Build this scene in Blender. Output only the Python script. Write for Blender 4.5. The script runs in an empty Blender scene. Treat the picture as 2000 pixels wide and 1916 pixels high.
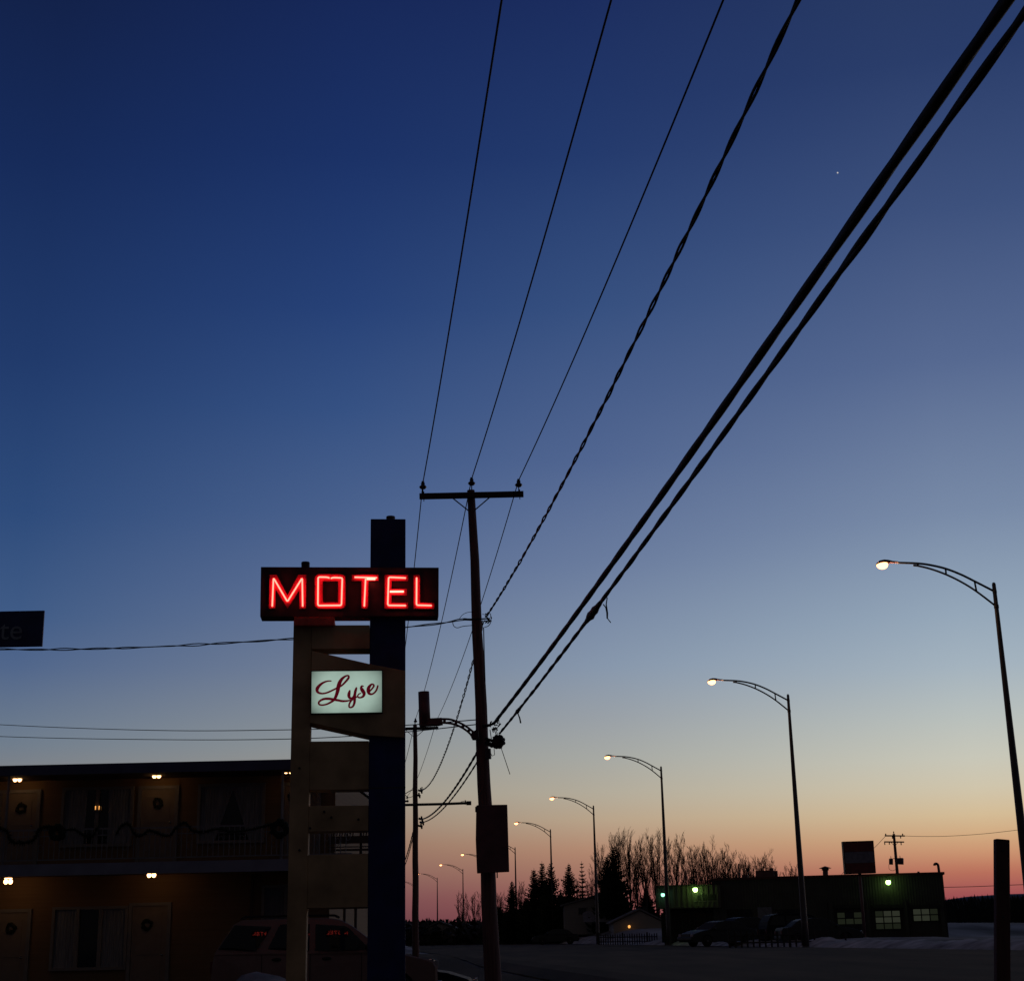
import bpy, math, random
from mathutils import Vector, Matrix, noise
R = math.radians
PI = math.pi
random.seed(7)
scn = bpy.context.scene
C = scn.collection

# ------------------------------------------------------------------ camera
F = 2932.0
PITCH, ROLL = 16.56, -1.17
CZ = 1.35
cam_d = bpy.data.cameras.new('camera'); cam = bpy.data.objects.new('camera', cam_d); C.objects.link(cam)
MC = Matrix.Rotation(R(90+PITCH), 4, 'X') @ Matrix.Rotation(R(ROLL), 4, 'Z')
cam.matrix_world = Matrix.Translation((0, 0, CZ)) @ MC
cam_d.sensor_width = 36; cam_d.lens = 36*F/2000
cam_d.clip_start = 0.1; cam_d.clip_end = 9000
scn.camera = cam
MR = MC.to_3x3()
def ray(px, py): return MR @ Vector(((px-1000)/F, (958-py)/F, -1.0))
def at(px, py, Y):                       # point of the world at distance Y ahead seen at this place of the photo
    d = ray(px, py); t = Y/d.y
    return Vector((d.x*t, Y, CZ+d.z*t))
def atz(px, py, z):
    d = ray(px, py); t = (z-CZ)/d.z
    return Vector((d.x*t, d.y*t, z))

# ------------------------------------------------------------------ lamp / pole lines and terrain
H_LAMP = 12.65
LAMP_PX = [(1941,1141),(1539,1358),(1291,1498),(1159,1574),(1075,1620),(1006,1655),(952,1678),(904,1697),(854,1714),(812,1728)]
LAMPS = [atz(x, y, H_LAMP) for x, y in LAMP_PX]
def cx(y):                                # X of the lamp row at distance y
    P = [(p.y, p.x) for p in LAMPS]
    P.sort()
    if y <= P[0][0]: return P[0][1] + (P[0][0]-y)*0.105
    for a, b in zip(P, P[1:]):
        if y <= b[0]: return a[1]+(b[1]-a[1])*(y-a[0])/(b[0]-a[0])
    return P[-1][1] - (y-P[-1][0])*0.17
def ss(a, b, x):
    t = min(1, max(0, (x-a)/(b-a))); return t*t*(3-2*t)
def gz(x, y):
    r = x - cx(y)
    lot = (1-ss(-18.9, -16.6, r))*(1-ss(52, 66, y))
    z = 0.62*(1-lot)
    z += 1.25*ss(1.0, 5, r)*ss(127, 149, y)*(1-ss(30, 90, r))
    z += 0.35*ss(2.2, 4.5, r)*(1-ss(6, 9, r))*(1-ss(112, 130, y))*ss(60, 75, y)      # plough ridge
    return z

# ------------------------------------------------------------------ mesh builder
class MB:
    def __init__(s): s.v = []; s.f = []
    def add(s, vs, fs):
        o = len(s.v); s.v += [Vector(v) for v in vs]; s.f += [tuple(i+o for i in f) for f in fs]; return s
    def box(s, x0, x1, y0, y1, z0, z1):
        vs = [(x, y, z) for x in (x0, x1) for y in (y0, y1) for z in (z0, z1)]
        return s.add(vs, [(0,1,3,2),(4,6,7,5),(0,4,5,1),(2,3,7,6),(0,2,6,4),(1,5,7,3)])
    def hexa(s, a, b):                    # two quads
        n = len(a)
        return s.add(list(a)+list(b), [tuple(range(n))[::-1], tuple(range(n, 2*n))]+[(i, (i+1) % n, n+(i+1) % n, n+i) for i in range(n)])
    def tube(s, pts, rad, n=8, cap=True):
        pts = [Vector(p) for p in pts]
        if not hasattr(rad, '__len__'): rad = [rad]*len(pts)
        rings = []; prev = None
        for i, p in enumerate(pts):
            t = (pts[min(i+1, len(pts)-1)]-pts[max(i-1, 0)]).normalized()
            if prev is None:
                a = Vector((0, 0, 1)) if abs(t.z) < .9 else Vector((1, 0, 0))
                u = t.cross(a).normalized()
            else:
                u = (prev - t*prev.dot(t))
                u = u.normalized() if u.length > 1e-6 else t.orthogonal().normalized()
            prev = u; w = t.cross(u)
            rings.append([p+(u*math.cos(2*PI*k/n)+w*math.sin(2*PI*k/n))*rad[i] for k in range(n)])
        o = len(s.v)
        for r in rings: s.v += r
        for i in range(len(rings)-1):
            for k in range(n):
                s.f.append((o+i*n+k, o+i*n+(k+1) % n, o+(i+1)*n+(k+1) % n, o+(i+1)*n+k))
        if cap:
            s.f.append(tuple(o+k for k in range(n))[::-1]); e = o+(len(rings)-1)*n
            s.f.append(tuple(e+k for k in range(n)))
        return s
    def lathe(s, base, prof, n=16, axis=Vector((0, 0, 1))):
        base = Vector(base); pts = [base+axis*z for r, z in prof]
        return s.tube(pts, [max(r, .0005) for r, z in prof], n)
    def ball(s, c, rx, ry, rz, n=12, m=8):
        c = Vector(c); vs = []; fs = []
        for j in range(m+1):
            a = PI*j/m
            for k in range(n):
                b = 2*PI*k/n
                vs.append(c+Vector((rx*math.sin(a)*math.cos(b), ry*math.sin(a)*math.sin(b), rz*math.cos(a))))
        for j in range(m):
            for k in range(n):
                fs.append((j*n+k, (j+1)*n+k, (j+1)*n+(k+1) % n, j*n+(k+1) % n))
        return s.add(vs, fs)

def obj(name, mb, mat, parent=None, smooth=False, bevel=0):
    me = bpy.data.meshes.new(name)
    org = Vector((0, 0, 0))
    if parent is not None:
        org = Vector(parent.get('_o', (0, 0, 0)))
    me.from_pydata([tuple(v-org) for v in mb.v], [], mb.f); me.update()
    me.materials.append(mat)
    if smooth:
        for p in me.polygons: p.use_smooth = True
    o = bpy.data.objects.new(name, me); C.objects.link(o)
    if parent is not None:
        o.parent = parent; o['_o'] = list(org)
    if bevel:
        b = o.modifiers.new('bevel', 'BEVEL'); b.width = bevel; b.segments = 2; b.limit_method = 'ANGLE'
    return o
def thing(name, label, cat, loc=(0, 0, 0), group=None):
    o = bpy.data.objects.new(name, None); C.objects.link(o); o.location = loc; o['_o'] = list(loc)
    o['label'] = label; o['category'] = cat; o.empty_display_size = .3
    if group: o['group'] = group
    return o
def tag(o, label, cat, group=None, kind=None):
    if label: o['label'] = label
    if cat: o['category'] = cat
    if group: o['group'] = group
    if kind: o['kind'] = kind
    return o
def struct(o): o['kind'] = 'structure'; return o
def copy_tree(o, parent=None):
    c = o.copy(); C.objects.link(c)
    if parent is not None: c.parent = parent
    for ch in list(o.children): copy_tree(ch, c)
    return c

# ------------------------------------------------------------------ materials
def lin(c): return tuple((v/255/12.92) if v/255 <= .04045 else ((v/255+.055)/1.055)**2.4 for v in c)
def mat(name, col, rough=.6, metal=0., var=.25, scale=6., bump=0., stretch=(1, 1, 1), col2=None, coat=0., spec=.5, ior=1.5):
    m = bpy.data.materials.new(name); m.use_nodes = True; nt = m.node_tree; N = nt.nodes; L = nt.links
    b = N['Principled BSDF']; b.inputs['Roughness'].default_value = rough; b.inputs['Metallic'].default_value = metal
    b.inputs['Coat Weight'].default_value = coat; b.inputs['IOR'].default_value = ior; b.inputs['Specular IOR Level'].default_value = spec
    tc = N.new('ShaderNodeTexCoord'); mp = N.new('ShaderNodeMapping'); mp.inputs['Scale'].default_value = stretch
    L.new(tc.outputs['Object'], mp.inputs[0])
    nz = N.new('ShaderNodeTexNoise'); nz.inputs['Scale'].default_value = scale; nz.inputs['Detail'].default_value = 6
    L.new(mp.outputs[0], nz.inputs[0])
    cr = N.new('ShaderNodeValToRGB'); cr.color_ramp.elements[0].position = .3; cr.color_ramp.elements[1].position = .7
    c2 = col2 or tuple(min(1, c*(1+var)) for c in col)
    cr.color_ramp.elements[0].color = tuple(c*(1-var) for c in col)+(1,); cr.color_ramp.elements[1].color = tuple(c2)+(1,)
    L.new(nz.outputs['Fac'], cr.inputs[0]); L.new(cr.outputs[0], b.inputs['Base Color'])
    if bump:
        bp = N.new('ShaderNodeBump'); bp.inputs['Strength'].default_value = bump; bp.inputs['Distance'].default_value = .02
        L.new(nz.outputs['Fac'], bp.inputs['Height']); L.new(bp.outputs[0], b.inputs['Normal'])
    return m
def emis(name, col, strength):
    m = bpy.data.materials.new(name); m.use_nodes = True; nt = m.node_tree; N = nt.nodes; L = nt.links
    for n in list(N): N.remove(n)
    o = N.new('ShaderNodeOutputMaterial'); e = N.new('ShaderNodeEmission'); L.new(e.outputs[0], o.inputs[0])
    e.inputs[0].default_value = tuple(col)+(1,); e.inputs[1].default_value = strength
    return m
M = {}
M['wood'] = mat('weathered pole wood', (.16, .085, .08), .85, var=.4, scale=8, bump=.4, stretch=(3, 3, .15))
M['wood_arm'] = mat('crossarm wood', (.05, .035, .03), .85, var=.3, scale=8)
M['porcelain'] = mat('brown porcelain', (.05, .025, .02), .25)
M['steel'] = mat('galvanised steel', (.06, .06, .065), .55, metal=.3, var=.2)
M['lamp_steel'] = mat('lamp pole aluminium', (.1, .09, .095), .5, metal=.4, var=.2, scale=3)
M['wire'] = mat('black cable sheath', (.012, .012, .014), .7)
M['pillar_blue'] = mat('dark blue sign paint', (.012, .022, .14), .6, var=.3, scale=3)
M['sign_tan'] = mat('weathered ochre sign board', (.55, .37, .2), .75, var=.45, scale=1.3, bump=.15)
M['sign_box'] = mat('black sign cabinet', (.055, .02, .025), .6, var=.3)
M['trough'] = mat('red letter channel', (.5, .015, .06), .5, var=.15)
M['frame_dark'] = mat('dark sign frame', (.01, .01, .01), .5)
M['script'] = None
M['board_neon_spill'] = mat('board with painted neon spill', (.8, .11, .08), .7, var=.2)  # red neon light falling on the header, painted in as base colour
M['sheet'] = mat('dark painted sheet metal', (.15, .075, .08), .6, var=.25, scale=4)
M['snow'] = mat('old dirty snow', (.32, .31, .33), .9, var=.5, scale=1.1, bump=.9, col2=(.62, .61, .64), spec=.1)
M['field'] = mat('patchy snow over dark ground', (.07, .062, .055), .9, var=.3, scale=.16, bump=.5, col2=(.5, .49, .52), spec=.1, stretch=(1, .5, 1))
M['asphalt'] = mat('worn asphalt', (.03, .02, .015), .9, var=.45, scale=.7, bump=.25, col2=(.1, .068, .045), spec=.05, stretch=(1, .16, 1))
M['paint_white'] = mat('white paint', (.5, .5, .5), .6, var=.15)
M['stucco'] = mat('ochre motel wall siding', (.25, .155, .08), .8, var=.12, scale=1.5, stretch=(.3, .3, 14))
M['door'] = mat('cream painted door', (.27, .215, .17), .6, var=.08)
M['trim'] = mat('cream trim', (.25, .235, .22), .55, var=.1)
M['soffit'] = mat('brown soffit boards', (.09, .065, .05), .8, var=.2, scale=3)
M['fascia'] = mat('grey blue metal fascia', (.26, .28, .38), .5, var=.15, scale=2)
M['fascia_roof'] = mat('dark blue roof fascia', (.09, .1, .19), .6, var=.15, scale=2)
M['curtain'] = mat('sheer curtain', (.24, .26, .29), .9, var=.3, scale=10, stretch=(4, 4, .2))
M['glass'] = mat('dark window glass', (.012, .015, .015), .05, var=.1, spec=.5)
M['iron'] = mat('white iron railing', (.24, .24, .26), .6, var=.15)
M['garland'] = mat('dark green garland', (.012, .02, .012), .9, var=.4, scale=30)
M['car_red'] = mat('dark tan car paint', (.24, .16, .14), .3, var=.08, ior=1.45)
M['car_dark'] = mat('dark car paint', (.02, .022, .028), .45, var=.05, ior=1.05)
M['car_grey'] = mat('grey car paint', (.05, .055, .06), .45, var=.05, ior=1.1)
M['windscreen'] = mat('frosted windscreen', (.012, .013, .016), .5, spec=.5, ior=1.06)
M['rubber'] = mat('tyre rubber', (.012, .012, .012), .85)
M['rim'] = mat('alloy wheel', (.2, .2, .21), .35, metal=.8)
M['chrome'] = mat('chrome trim', (.5, .5, .5), .15, metal=1)
M['headlight'] = mat('headlight glass', (.4, .4, .42), .08, metal=.2)
M['black_trim'] = mat('black plastic trim', (.01, .01, .01), .5)
M['spruce'] = mat('spruce needles', (.018, .03, .016), .9, var=.5, scale=3)
M['bark'] = mat('bare grey bark', (.05, .035, .03), .9, var=.3, scale=8)
M['twigs'] = mat('bare twigs', (.055, .03, .025), .9, var=.2)
M['shrub'] = mat('winter shrubs', (.03, .022, .02), .95, var=.4)
M['forest'] = mat('far spruce forest', (.014, .018, .018), .95, var=.3, scale=.1)
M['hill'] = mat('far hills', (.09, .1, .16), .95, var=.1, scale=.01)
M['house_wall'] = mat('pale house siding', (.3, .29, .27), .8, var=.1, scale=1, stretch=(.3, .3, 12))
M['house_roof'] = mat('snow dusted shingles', (.16, .16, .17), .85, var=.3, scale=6)
M['garage_wall'] = mat('dark grey block wall', (.085, .085, .065), .8, var=.25, scale=1.2)
M['garage_trim'] = mat('dull red roof trim', (.09, .02, .018), .6)
M['garage_base'] = mat('dark lower wall', (.035, .035, .03), .8, var=.3)
M['fence'] = mat('weathered fence wood', (.03, .028, .03), .85, var=.3)
M['post'] = mat('brown stained post', (.12, .055, .045), .8, var=.3, scale=5, stretch=(4, 4, .3))
M['sign_red'] = mat('dark red sign face', (.14, .02, .02), .5)
M['sign_grey'] = mat('grey sign face', (.15, .15, .2), .5)
M['street_blue'] = mat('dark blue street sign', (.02, .035, .14), .5)
M['street_text'] = mat('grey lettering', (.26, .29, .34), .5)
def corrugated():
    m = mat('corrugated green wall', (.11, .105, .08), .55, var=.12, scale=1)
    nt = m.node_tree; N = nt.nodes; L = nt.links; b = N['Principled BSDF']
    tc = N.new('ShaderNodeTexCoord'); w = N.new('ShaderNodeTexWave'); w.inputs['Scale'].default_value = .9; w.bands_direction = 'X'
    L.new(tc.outputs['Object'], w.inputs[0]); bp = N.new('ShaderNodeBump'); bp.inputs['Strength'].default_value = 1; bp.inputs['Distance'].default_value = .012
    L.new(w.outputs['Fac'], bp.inputs['Height']); L.new(bp.outputs[0], b.inputs['Normal'])
    return m
M['corr'] = corrugated()
M['neon'] = emis('neon gas tube', (1.0, .085, .06), 7.5)
M['neon_hot'] = emis('bright neon tube', (1.0, .14, .09), 9.0)
M['lamp'] = emis('sodium lamp bowl', (1.0, .36, .13), 6.5)
M['bulb'] = emis('warm porch bulb', (1.0, .52, .2), 7.0)
M['bulb_far'] = emis('orange porch bulb', (1.0, .42, .1), 1.3)
M['green_lamp'] = emis('greenish wall lamp', (.5, 1.0, .22), 9.0)
M['cyan_lamp'] = emis('bluish wall lamp', (.3, 1.0, .6), 3.0)
M['room_light'] = emis('lit garage window', (.34, .38, .26), .07)
M['room_dim'] = emis('dim lit garage window', (.3, .36, .22), .035)
M['script'] = emis('backlit dark red vinyl', lin((92, 8, 26)), .6)
M['planet'] = emis('planet', (1, .95, .9), .55)
def panel_mat():
    m = emis('backlit sign panel', (.4, .6, .5), 1)
    nt = m.node_tree; N = nt.nodes; L = nt.links; e = [n for n in N if n.type == 'EMISSION'][0]
    tc = N.new('ShaderNodeTexCoord'); sp = N.new('ShaderNodeSeparateXYZ'); L.new(tc.outputs['Generated'], sp.inputs[0])
    def M1(op, a, b=None):
        n = N.new('ShaderNodeMath'); n.operation = op
        for i, v in enumerate((a, b)):
            if v is None: continue
            if isinstance(v, (int, float)): n.inputs[i].default_value = v
            else: L.new(v, n.inputs[i])
        return n.outputs[0]
    dx = M1('POWER', M1('ABSOLUTE', M1('MULTIPLY', M1('SUBTRACT', sp.outputs[0], .5), 2.0)), 4)
    dz = M1('POWER', M1('ABSOLUTE', M1('MULTIPLY', M1('SUBTRACT', sp.outputs[2], .52), 2.0)), 3)
    nz = N.new('ShaderNodeTexNoise'); nz.inputs['Scale'].default_value = 3; L.new(tc.outputs['Generated'], nz.inputs[0])
    f = M1('SUBTRACT', 1.0, M1('MULTIPLY', dx, .5)); f = M1('SUBTRACT', f, M1('MULTIPLY', dz, .28))
    f = M1('ADD', f, M1('MULTIPLY', M1('SUBTRACT', nz.outputs['Fac'], .5), .35))
    e.inputs[0].default_value = lin((162, 186, 173))+(1,)
    L.new(f, e.inputs[1]); return m
M['panel'] = panel_mat()

# ------------------------------------------------------------------ sky
SKY = [
 (30,  [(0,(17,33,74)),(300,(20,41,88)),(700,(31,57,106)),(1000,(44,74,122)),(1200,(62,90,133)),(1300,(79,101,138)),(1450,(110,124,140)),(1560,(138,133,128)),(1700,(133,98,88)),(1830,(90,55,65))]),
 (670, [(0,(21,39,88)),(300,(25,48,101)),(600,(37,64,118)),(800,(52,80,130)),(1000,(72,96,140)),(1150,(91,110,147)),(1300,(112,126,150)),(1450,(139,145,148)),(1550,(157,149,136)),(1650,(150,118,102)),(1750,(122,80,84)),(1830,(95,52,65))]),
 (1180,[(0,(26,44,94)),(300,(34,57,108)),(600,(53,79,127)),(900,(80,101,144)),(1100,(105,123,157)),(1300,(134,150,171)),(1400,(152,159,166)),(1480,(166,168,163)),(1550,(179,171,154)),(1600,(184,163,138)),(1660,(178,136,112)),(1750,(148,90,86)),(1830,(122,62,72))]),
 (1880,[(100,(41,60,105)),(400,(60,80,124)),(700,(85,104,144)),(1000,(119,137,166)),(1200,(148,166,184)),(1300,(163,178,190)),(1400,(184,191,188)),(1480,(199,198,184)),(1540,(207,196,171)),(1590,(211,187,150)),(1630,(208,169,129)),(1665,(201,146,112)),(1700,(185,113,92)),(1745,(158,80,84)),(1830,(140,60,72))]),
]
world = bpy.data.worlds.new('World'); scn.world = world; world.use_nodes = True
nt = world.node_tree; N = nt.nodes; L = nt.links
for n in list(N): N.remove(n)
out = N.new('ShaderNodeOutputWorld'); bg = N.new('ShaderNodeBackground'); L.new(bg.outputs[0], out.inputs[0])
tc = N.new('ShaderNodeTexCoord'); sep = N.new('ShaderNodeSeparateXYZ'); L.new(tc.outputs['Generated'], sep.inputs[0])
def mth(op, a, b=None, clamp=False):
    n = N.new('ShaderNodeMath'); n.operation = op; n.use_clamp = clamp
    for i, v in enumerate((a, b)):
        if v is None: continue
        if isinstance(v, (int, float)): n.inputs[i].default_value = v
        else: L.new(v, n.inputs[i])
    return n.outputs[0]
el = mth('ARCSINE', sep.outputs[2])
fel = mth('DIVIDE', mth('ADD', el, R(5)), R(65), True)        # -5..60 degrees
az = mth('ARCTAN2', sep.outputs[0], sep.outputs[1])
def rampnode(col, stops):
    n = N.new('ShaderNodeValToRGB'); cr = n.color_ramp; cr.interpolation = 'LINEAR'
    st = []
    for y, c in stops:
        d = ray(col, y).normalized(); e = math.degrees(math.asin(d.z)); st.append(((e+5)/65, lin(c)))
    st.sort(); lo = st[0]; hi = st[-1]
    st = [(0, tuple(v*.8 for v in lo[1]))]+st
    st += [((44+5)/65, tuple(v*.45 for v in hi[1])), (1.0, (.007, .009, .016))]
    el_ = cr.elements
    while len(el_) < len(st): el_.new(.5)
    for e_, (p, c) in zip(el_, st):
        pass
    for i, (p, c) in enumerate(st):
        el_[i].position = 0.0001*i
    for i in range(len(st)-1, -1, -1):
        el_[i].position = st[i][0]
    for i in range(len(st)): el_[i].color = tuple(st[i][1])+(1,)
    L.new(fel, n.inputs[0]); return n.outputs[0]
def mixc(f, a, b):
    n = N.new('ShaderNodeMix'); n.data_type = 'RGBA'; L.new(f, n.inputs[0])
    for i, v in ((6, a), (7, b)):
        if isinstance(v, tuple): n.inputs[i].default_value = v
        else: L.new(v, n.inputs[i])
    return n.outputs[2]
def azdeg(px): d = ray(px, 1300); return math.atan2(d.x, d.y)
cols = [(azdeg(c), rampnode(c, s)) for c, s in SKY]
cur = cols[0][1]
for (a0, _), (a1, r1) in zip(cols, cols[1:]):
    f = mth('DIVIDE', mth('SUBTRACT', az, a0), a1-a0, True)
    cur = mixc(f, cur, r1)
# away from the afterglow the sky falls to a dark night blue
caz = mth('COSINE', mth('SUBTRACT', az, R(14)))
away = N.new('ShaderNodeMapRange'); away.interpolation_type = 'SMOOTHSTEP'
away.inputs['From Min'].default_value = .82; away.inputs['From Max'].default_value = -.2
away.inputs['To Min'].default_value = 0; away.inputs['To Max'].default_value = 1
L.new(caz, away.inputs[0])
cur = mixc(away.outputs[0], cur, lin((38, 37, 42))+(1,))
nish = N.new('ShaderNodeTexSky'); nish.sky_type = 'NISHITA'; nish.sun_disc = False
nish.sun_elevation = R(-3); nish.sun_rotation = R(14)
ad = N.new('ShaderNodeMix'); ad.data_type = 'RGBA'; ad.blend_type = 'ADD'; ad.inputs[0].default_value = .015
L.new(cur, ad.inputs[6]); L.new(nish.outputs[0], ad.inputs[7])
L.new(ad.outputs[2], bg.inputs[0]); bg.inputs[1].default_value = 1.0
sun_d = bpy.data.lights.new('sun', 'SUN'); sun_d.energy = .012; sun_d.angle = R(20); sun_d.color = (1, .6, .4)
sun = bpy.data.objects.new('sun', sun_d); C.objects.link(sun)
sun.rotation_euler = (R(87), 0, R(180-14))
scn.view_settings.view_transform = 'Standard'; scn.view_settings.look = 'None'; scn.view_settings.exposure = 0

# ------------------------------------------------------------------ ground, road
def axis(parts):
    r = []
    for a, b, s in parts:
        n = max(1, int(round((b-a)/s))); r += [a+(b-a)*i/n for i in range(n)]
    return r+[parts[-1][1]]
xs = axis([(-4000, -400, 600), (-400, -60, 40), (-60, -20, 4), (-20, 45, .6), (45, 100, 5), (100, 400, 50), (400, 4000, 600)])
ys = axis([(-300, 0, 30), (0, 14, 3), (14, 60, .9), (60, 210, 1.8), (210, 420, 15), (420, 4500, 500)])
mb = MB(); mb.v = []
for y in ys:
    for x in xs:
        n_ = noise.noise(Vector((x*.35, y*.2, 0)))*.07 + noise.noise(Vector((x*1.3, y*.8, 4)))*.03
        r = x-cx(y)
        onroad = ss(-18.6, -17.6, r)*(1-ss(.4, 1.6, r))
        mb.v.append(Vector((x, y, gz(x, y)+(n_*(1-onroad) - .03*onroad if y < 260 else 0))))
nx = len(xs)
for j in range(len(ys)-1):
    for i in range(nx-1):
        mb.f.append((j*nx+i, j*nx+i+1, (j+1)*nx+i+1, (j+1)*nx+i))
struct(obj('ground', mb, M['field'], smooth=True))
mb = MB(); rows = []
yy = axis([(2, 60, 2), (60, 300, 6), (300, 700, 50)])
for y in yy:
    c = cx(y)
    for r in (-17.5, -17.0, -16.5, -12, -6, -.2): mb.v.append(Vector((c+r, y, gz(c+r, y)+.012)))
for j in range(len(yy)-1):
    for i in range(5): a = j*6+i; mb.f.append((a, a+1, a+7, a+6))
struct(obj('road', mb, M['asphalt']))
mb = MB(); rows2 = axis([(2, 78, 1.4)])
for y in rows2:
    c = cx(y)
    for k in range(15): x = c-45+(45-17.6)*k/14 if k < 8 else c-45+(45-17.6)*(.5+.5*(k-7)/7); mb.v.append(Vector((x, y, gz(x, y)+(.13 if k < 13 else .07 if k == 13 else .02))))
for j in range(len(rows2)-1):
    for i in range(14): a = j*15+i; mb.f.append((a, a+1, a+16, a+15))
struct(obj('parking_lot', mb, M['asphalt'], smooth=True))
# ploughed snow banks (ragged ridges of real snow)
def bank(path, w, h, seed, name='snow_bank', step=.5, rough=.55, fall=0.):
    mb = MB(); pts = []
    for (a, b) in zip(path, path[1:]):
        a = Vector(a); b = Vector(b); n = max(1, int((b-a).length/step))
        pts += [a+(b-a)*i/n for i in range(n)]
    pts.append(Vector(path[-1])); K = 14
    for i, p in enumerate(pts):
        t = (pts[min(i+1, len(pts)-1)]-pts[max(i-1, 0)]); t.z = 0; t.normalize(); s = Vector((t.y, -t.x, 0))
        e = math.sin(PI*min(1, min(i, len(pts)-1-i)/6+.02)/2)
        for k in range(K+1):
            u = k/K*2-1; q = p+s*u*w*.5
            nn = noise.fractal(Vector((q.x*1.1+seed, q.y*1.1, seed)), .9, 2.1, 4)
            hh = h*(1-fall*i/len(pts))*max(0, 1-u*u)**1.1*(1+rough*noise.noise(Vector((q.x*.45, q.y*.25, seed))))*e + nn*.13*h*e*(1-u*u)*2
            mb.v.append(Vector((q.x, q.y, gz(q.x, q.y)-.06+max(0, hh))))
    for i in range(len(pts)-1):
        for k in range(K): a = i*(K+1)+k; mb.f.append((a, a+1, a+K+2, a+K+1))
    return struct(obj(name, mb, M['snow'], smooth=True))
bank([(cx(y)+1.9, y, 0) for y in range(40, 150, 5)], 2.6, .34, 1.0)
bank([(cx(y)+1.8, y, 0) for y in range(150, 260, 8)], 2.6, .4, 5.0)
bank([(cx(y)-18.4, y, 0) for y in range(100, 230, 8)], 2.4, .35, 9.0)
p0 = at(415, 1916, 22); p1 = at(690, 1916, 24.5)
mbk = [(at(370, 1900, 28).x, 28.3, 0), (at(470, 1900, 28.0).x, 28.1, 0), (at(560, 1900, 28).x, 27.9, 0), (at(680, 1900, 28).x, 27.7, 0)]
bank(mbk, 4.2, 1.08, 7.7, 'snow_heap', .25, .18, .42)
# far hills
mb = MB()
for k in range(61):
    a = R(-40+80*k/60); d = 4200
    top = CZ+d*math.tan(R(1.05+.34*noise.noise(Vector((k*.22, 3, 0)))+.25*noise.noise(Vector((k*.7, 9, 0)))))*(.42+.58*ss(6, 18, math.degrees(a)))
    mb.v += [Vector((d*math.sin(a), d*math.cos(a), -20)), Vector((d*math.sin(a), d*math.cos(a), top*.8)), Vector(((d+300)*math.sin(a), (d+300)*math.cos(a), top*1.08)), Vector(((d+1500)*math.sin(a), (d+1500)*math.cos(a), -20))]
for k in range(60):
    for j in range(3): a = k*4+j; mb.f.append((a, a+4, a+5, a+1))
struct(obj('hills', mb, M['hill'], smooth=True))
# far forest: a belt of many small spruces
mb = MB()
rng = random.Random(3)
for row in range(5):
    d = 520+row*35
    n = 520
    for k in range(n):
        a = R(-24+48*(k+rng.random())/n); x = d*math.sin(a); y = d*math.cos(a)
        deg = math.degrees(a)
        hgt = (6.6+4.5*ss(8, 16, deg)+2.4*noise.noise(Vector((deg*.4, row, 1)))+2.0*rng.random())*(.86+.05*row)
        w = 1.5+rng.random()*1.3
        pts = []; m = 6
        o = len(mb.v)
        mb.v.append(Vector((x, y, hgt)))
        lv = 3
        for l in range(lv):
            zz = hgt*(1-(l+1)/lv)*.98; rr = w*(.35+.65*(l+1)/lv)
            for q in range(5):
                b = 2*PI*(q+rng.random()*.4)/5; mb.v.append(Vector((x+rr*math.cos(b), y+rr*math.sin(b), zz-(.5 if l == lv-1 else 0))))
        for q in range(5): mb.f.append((o, o+1+q, o+1+(q+1) % 5))
        for l in range(lv-1):
            for q in range(5):
                mb.f.append((o+1+l*5+q, o+1+(l+1)*5+q, o+1+(l+1)*5+(q+1) % 5, o+1+l*5+(q+1) % 5))
o = obj('forest', mb, M['forest']); o['kind'] = 'stuff'; o['label'] = 'dark far spruce forest along the horizon'; o['category'] = 'forest'

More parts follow.
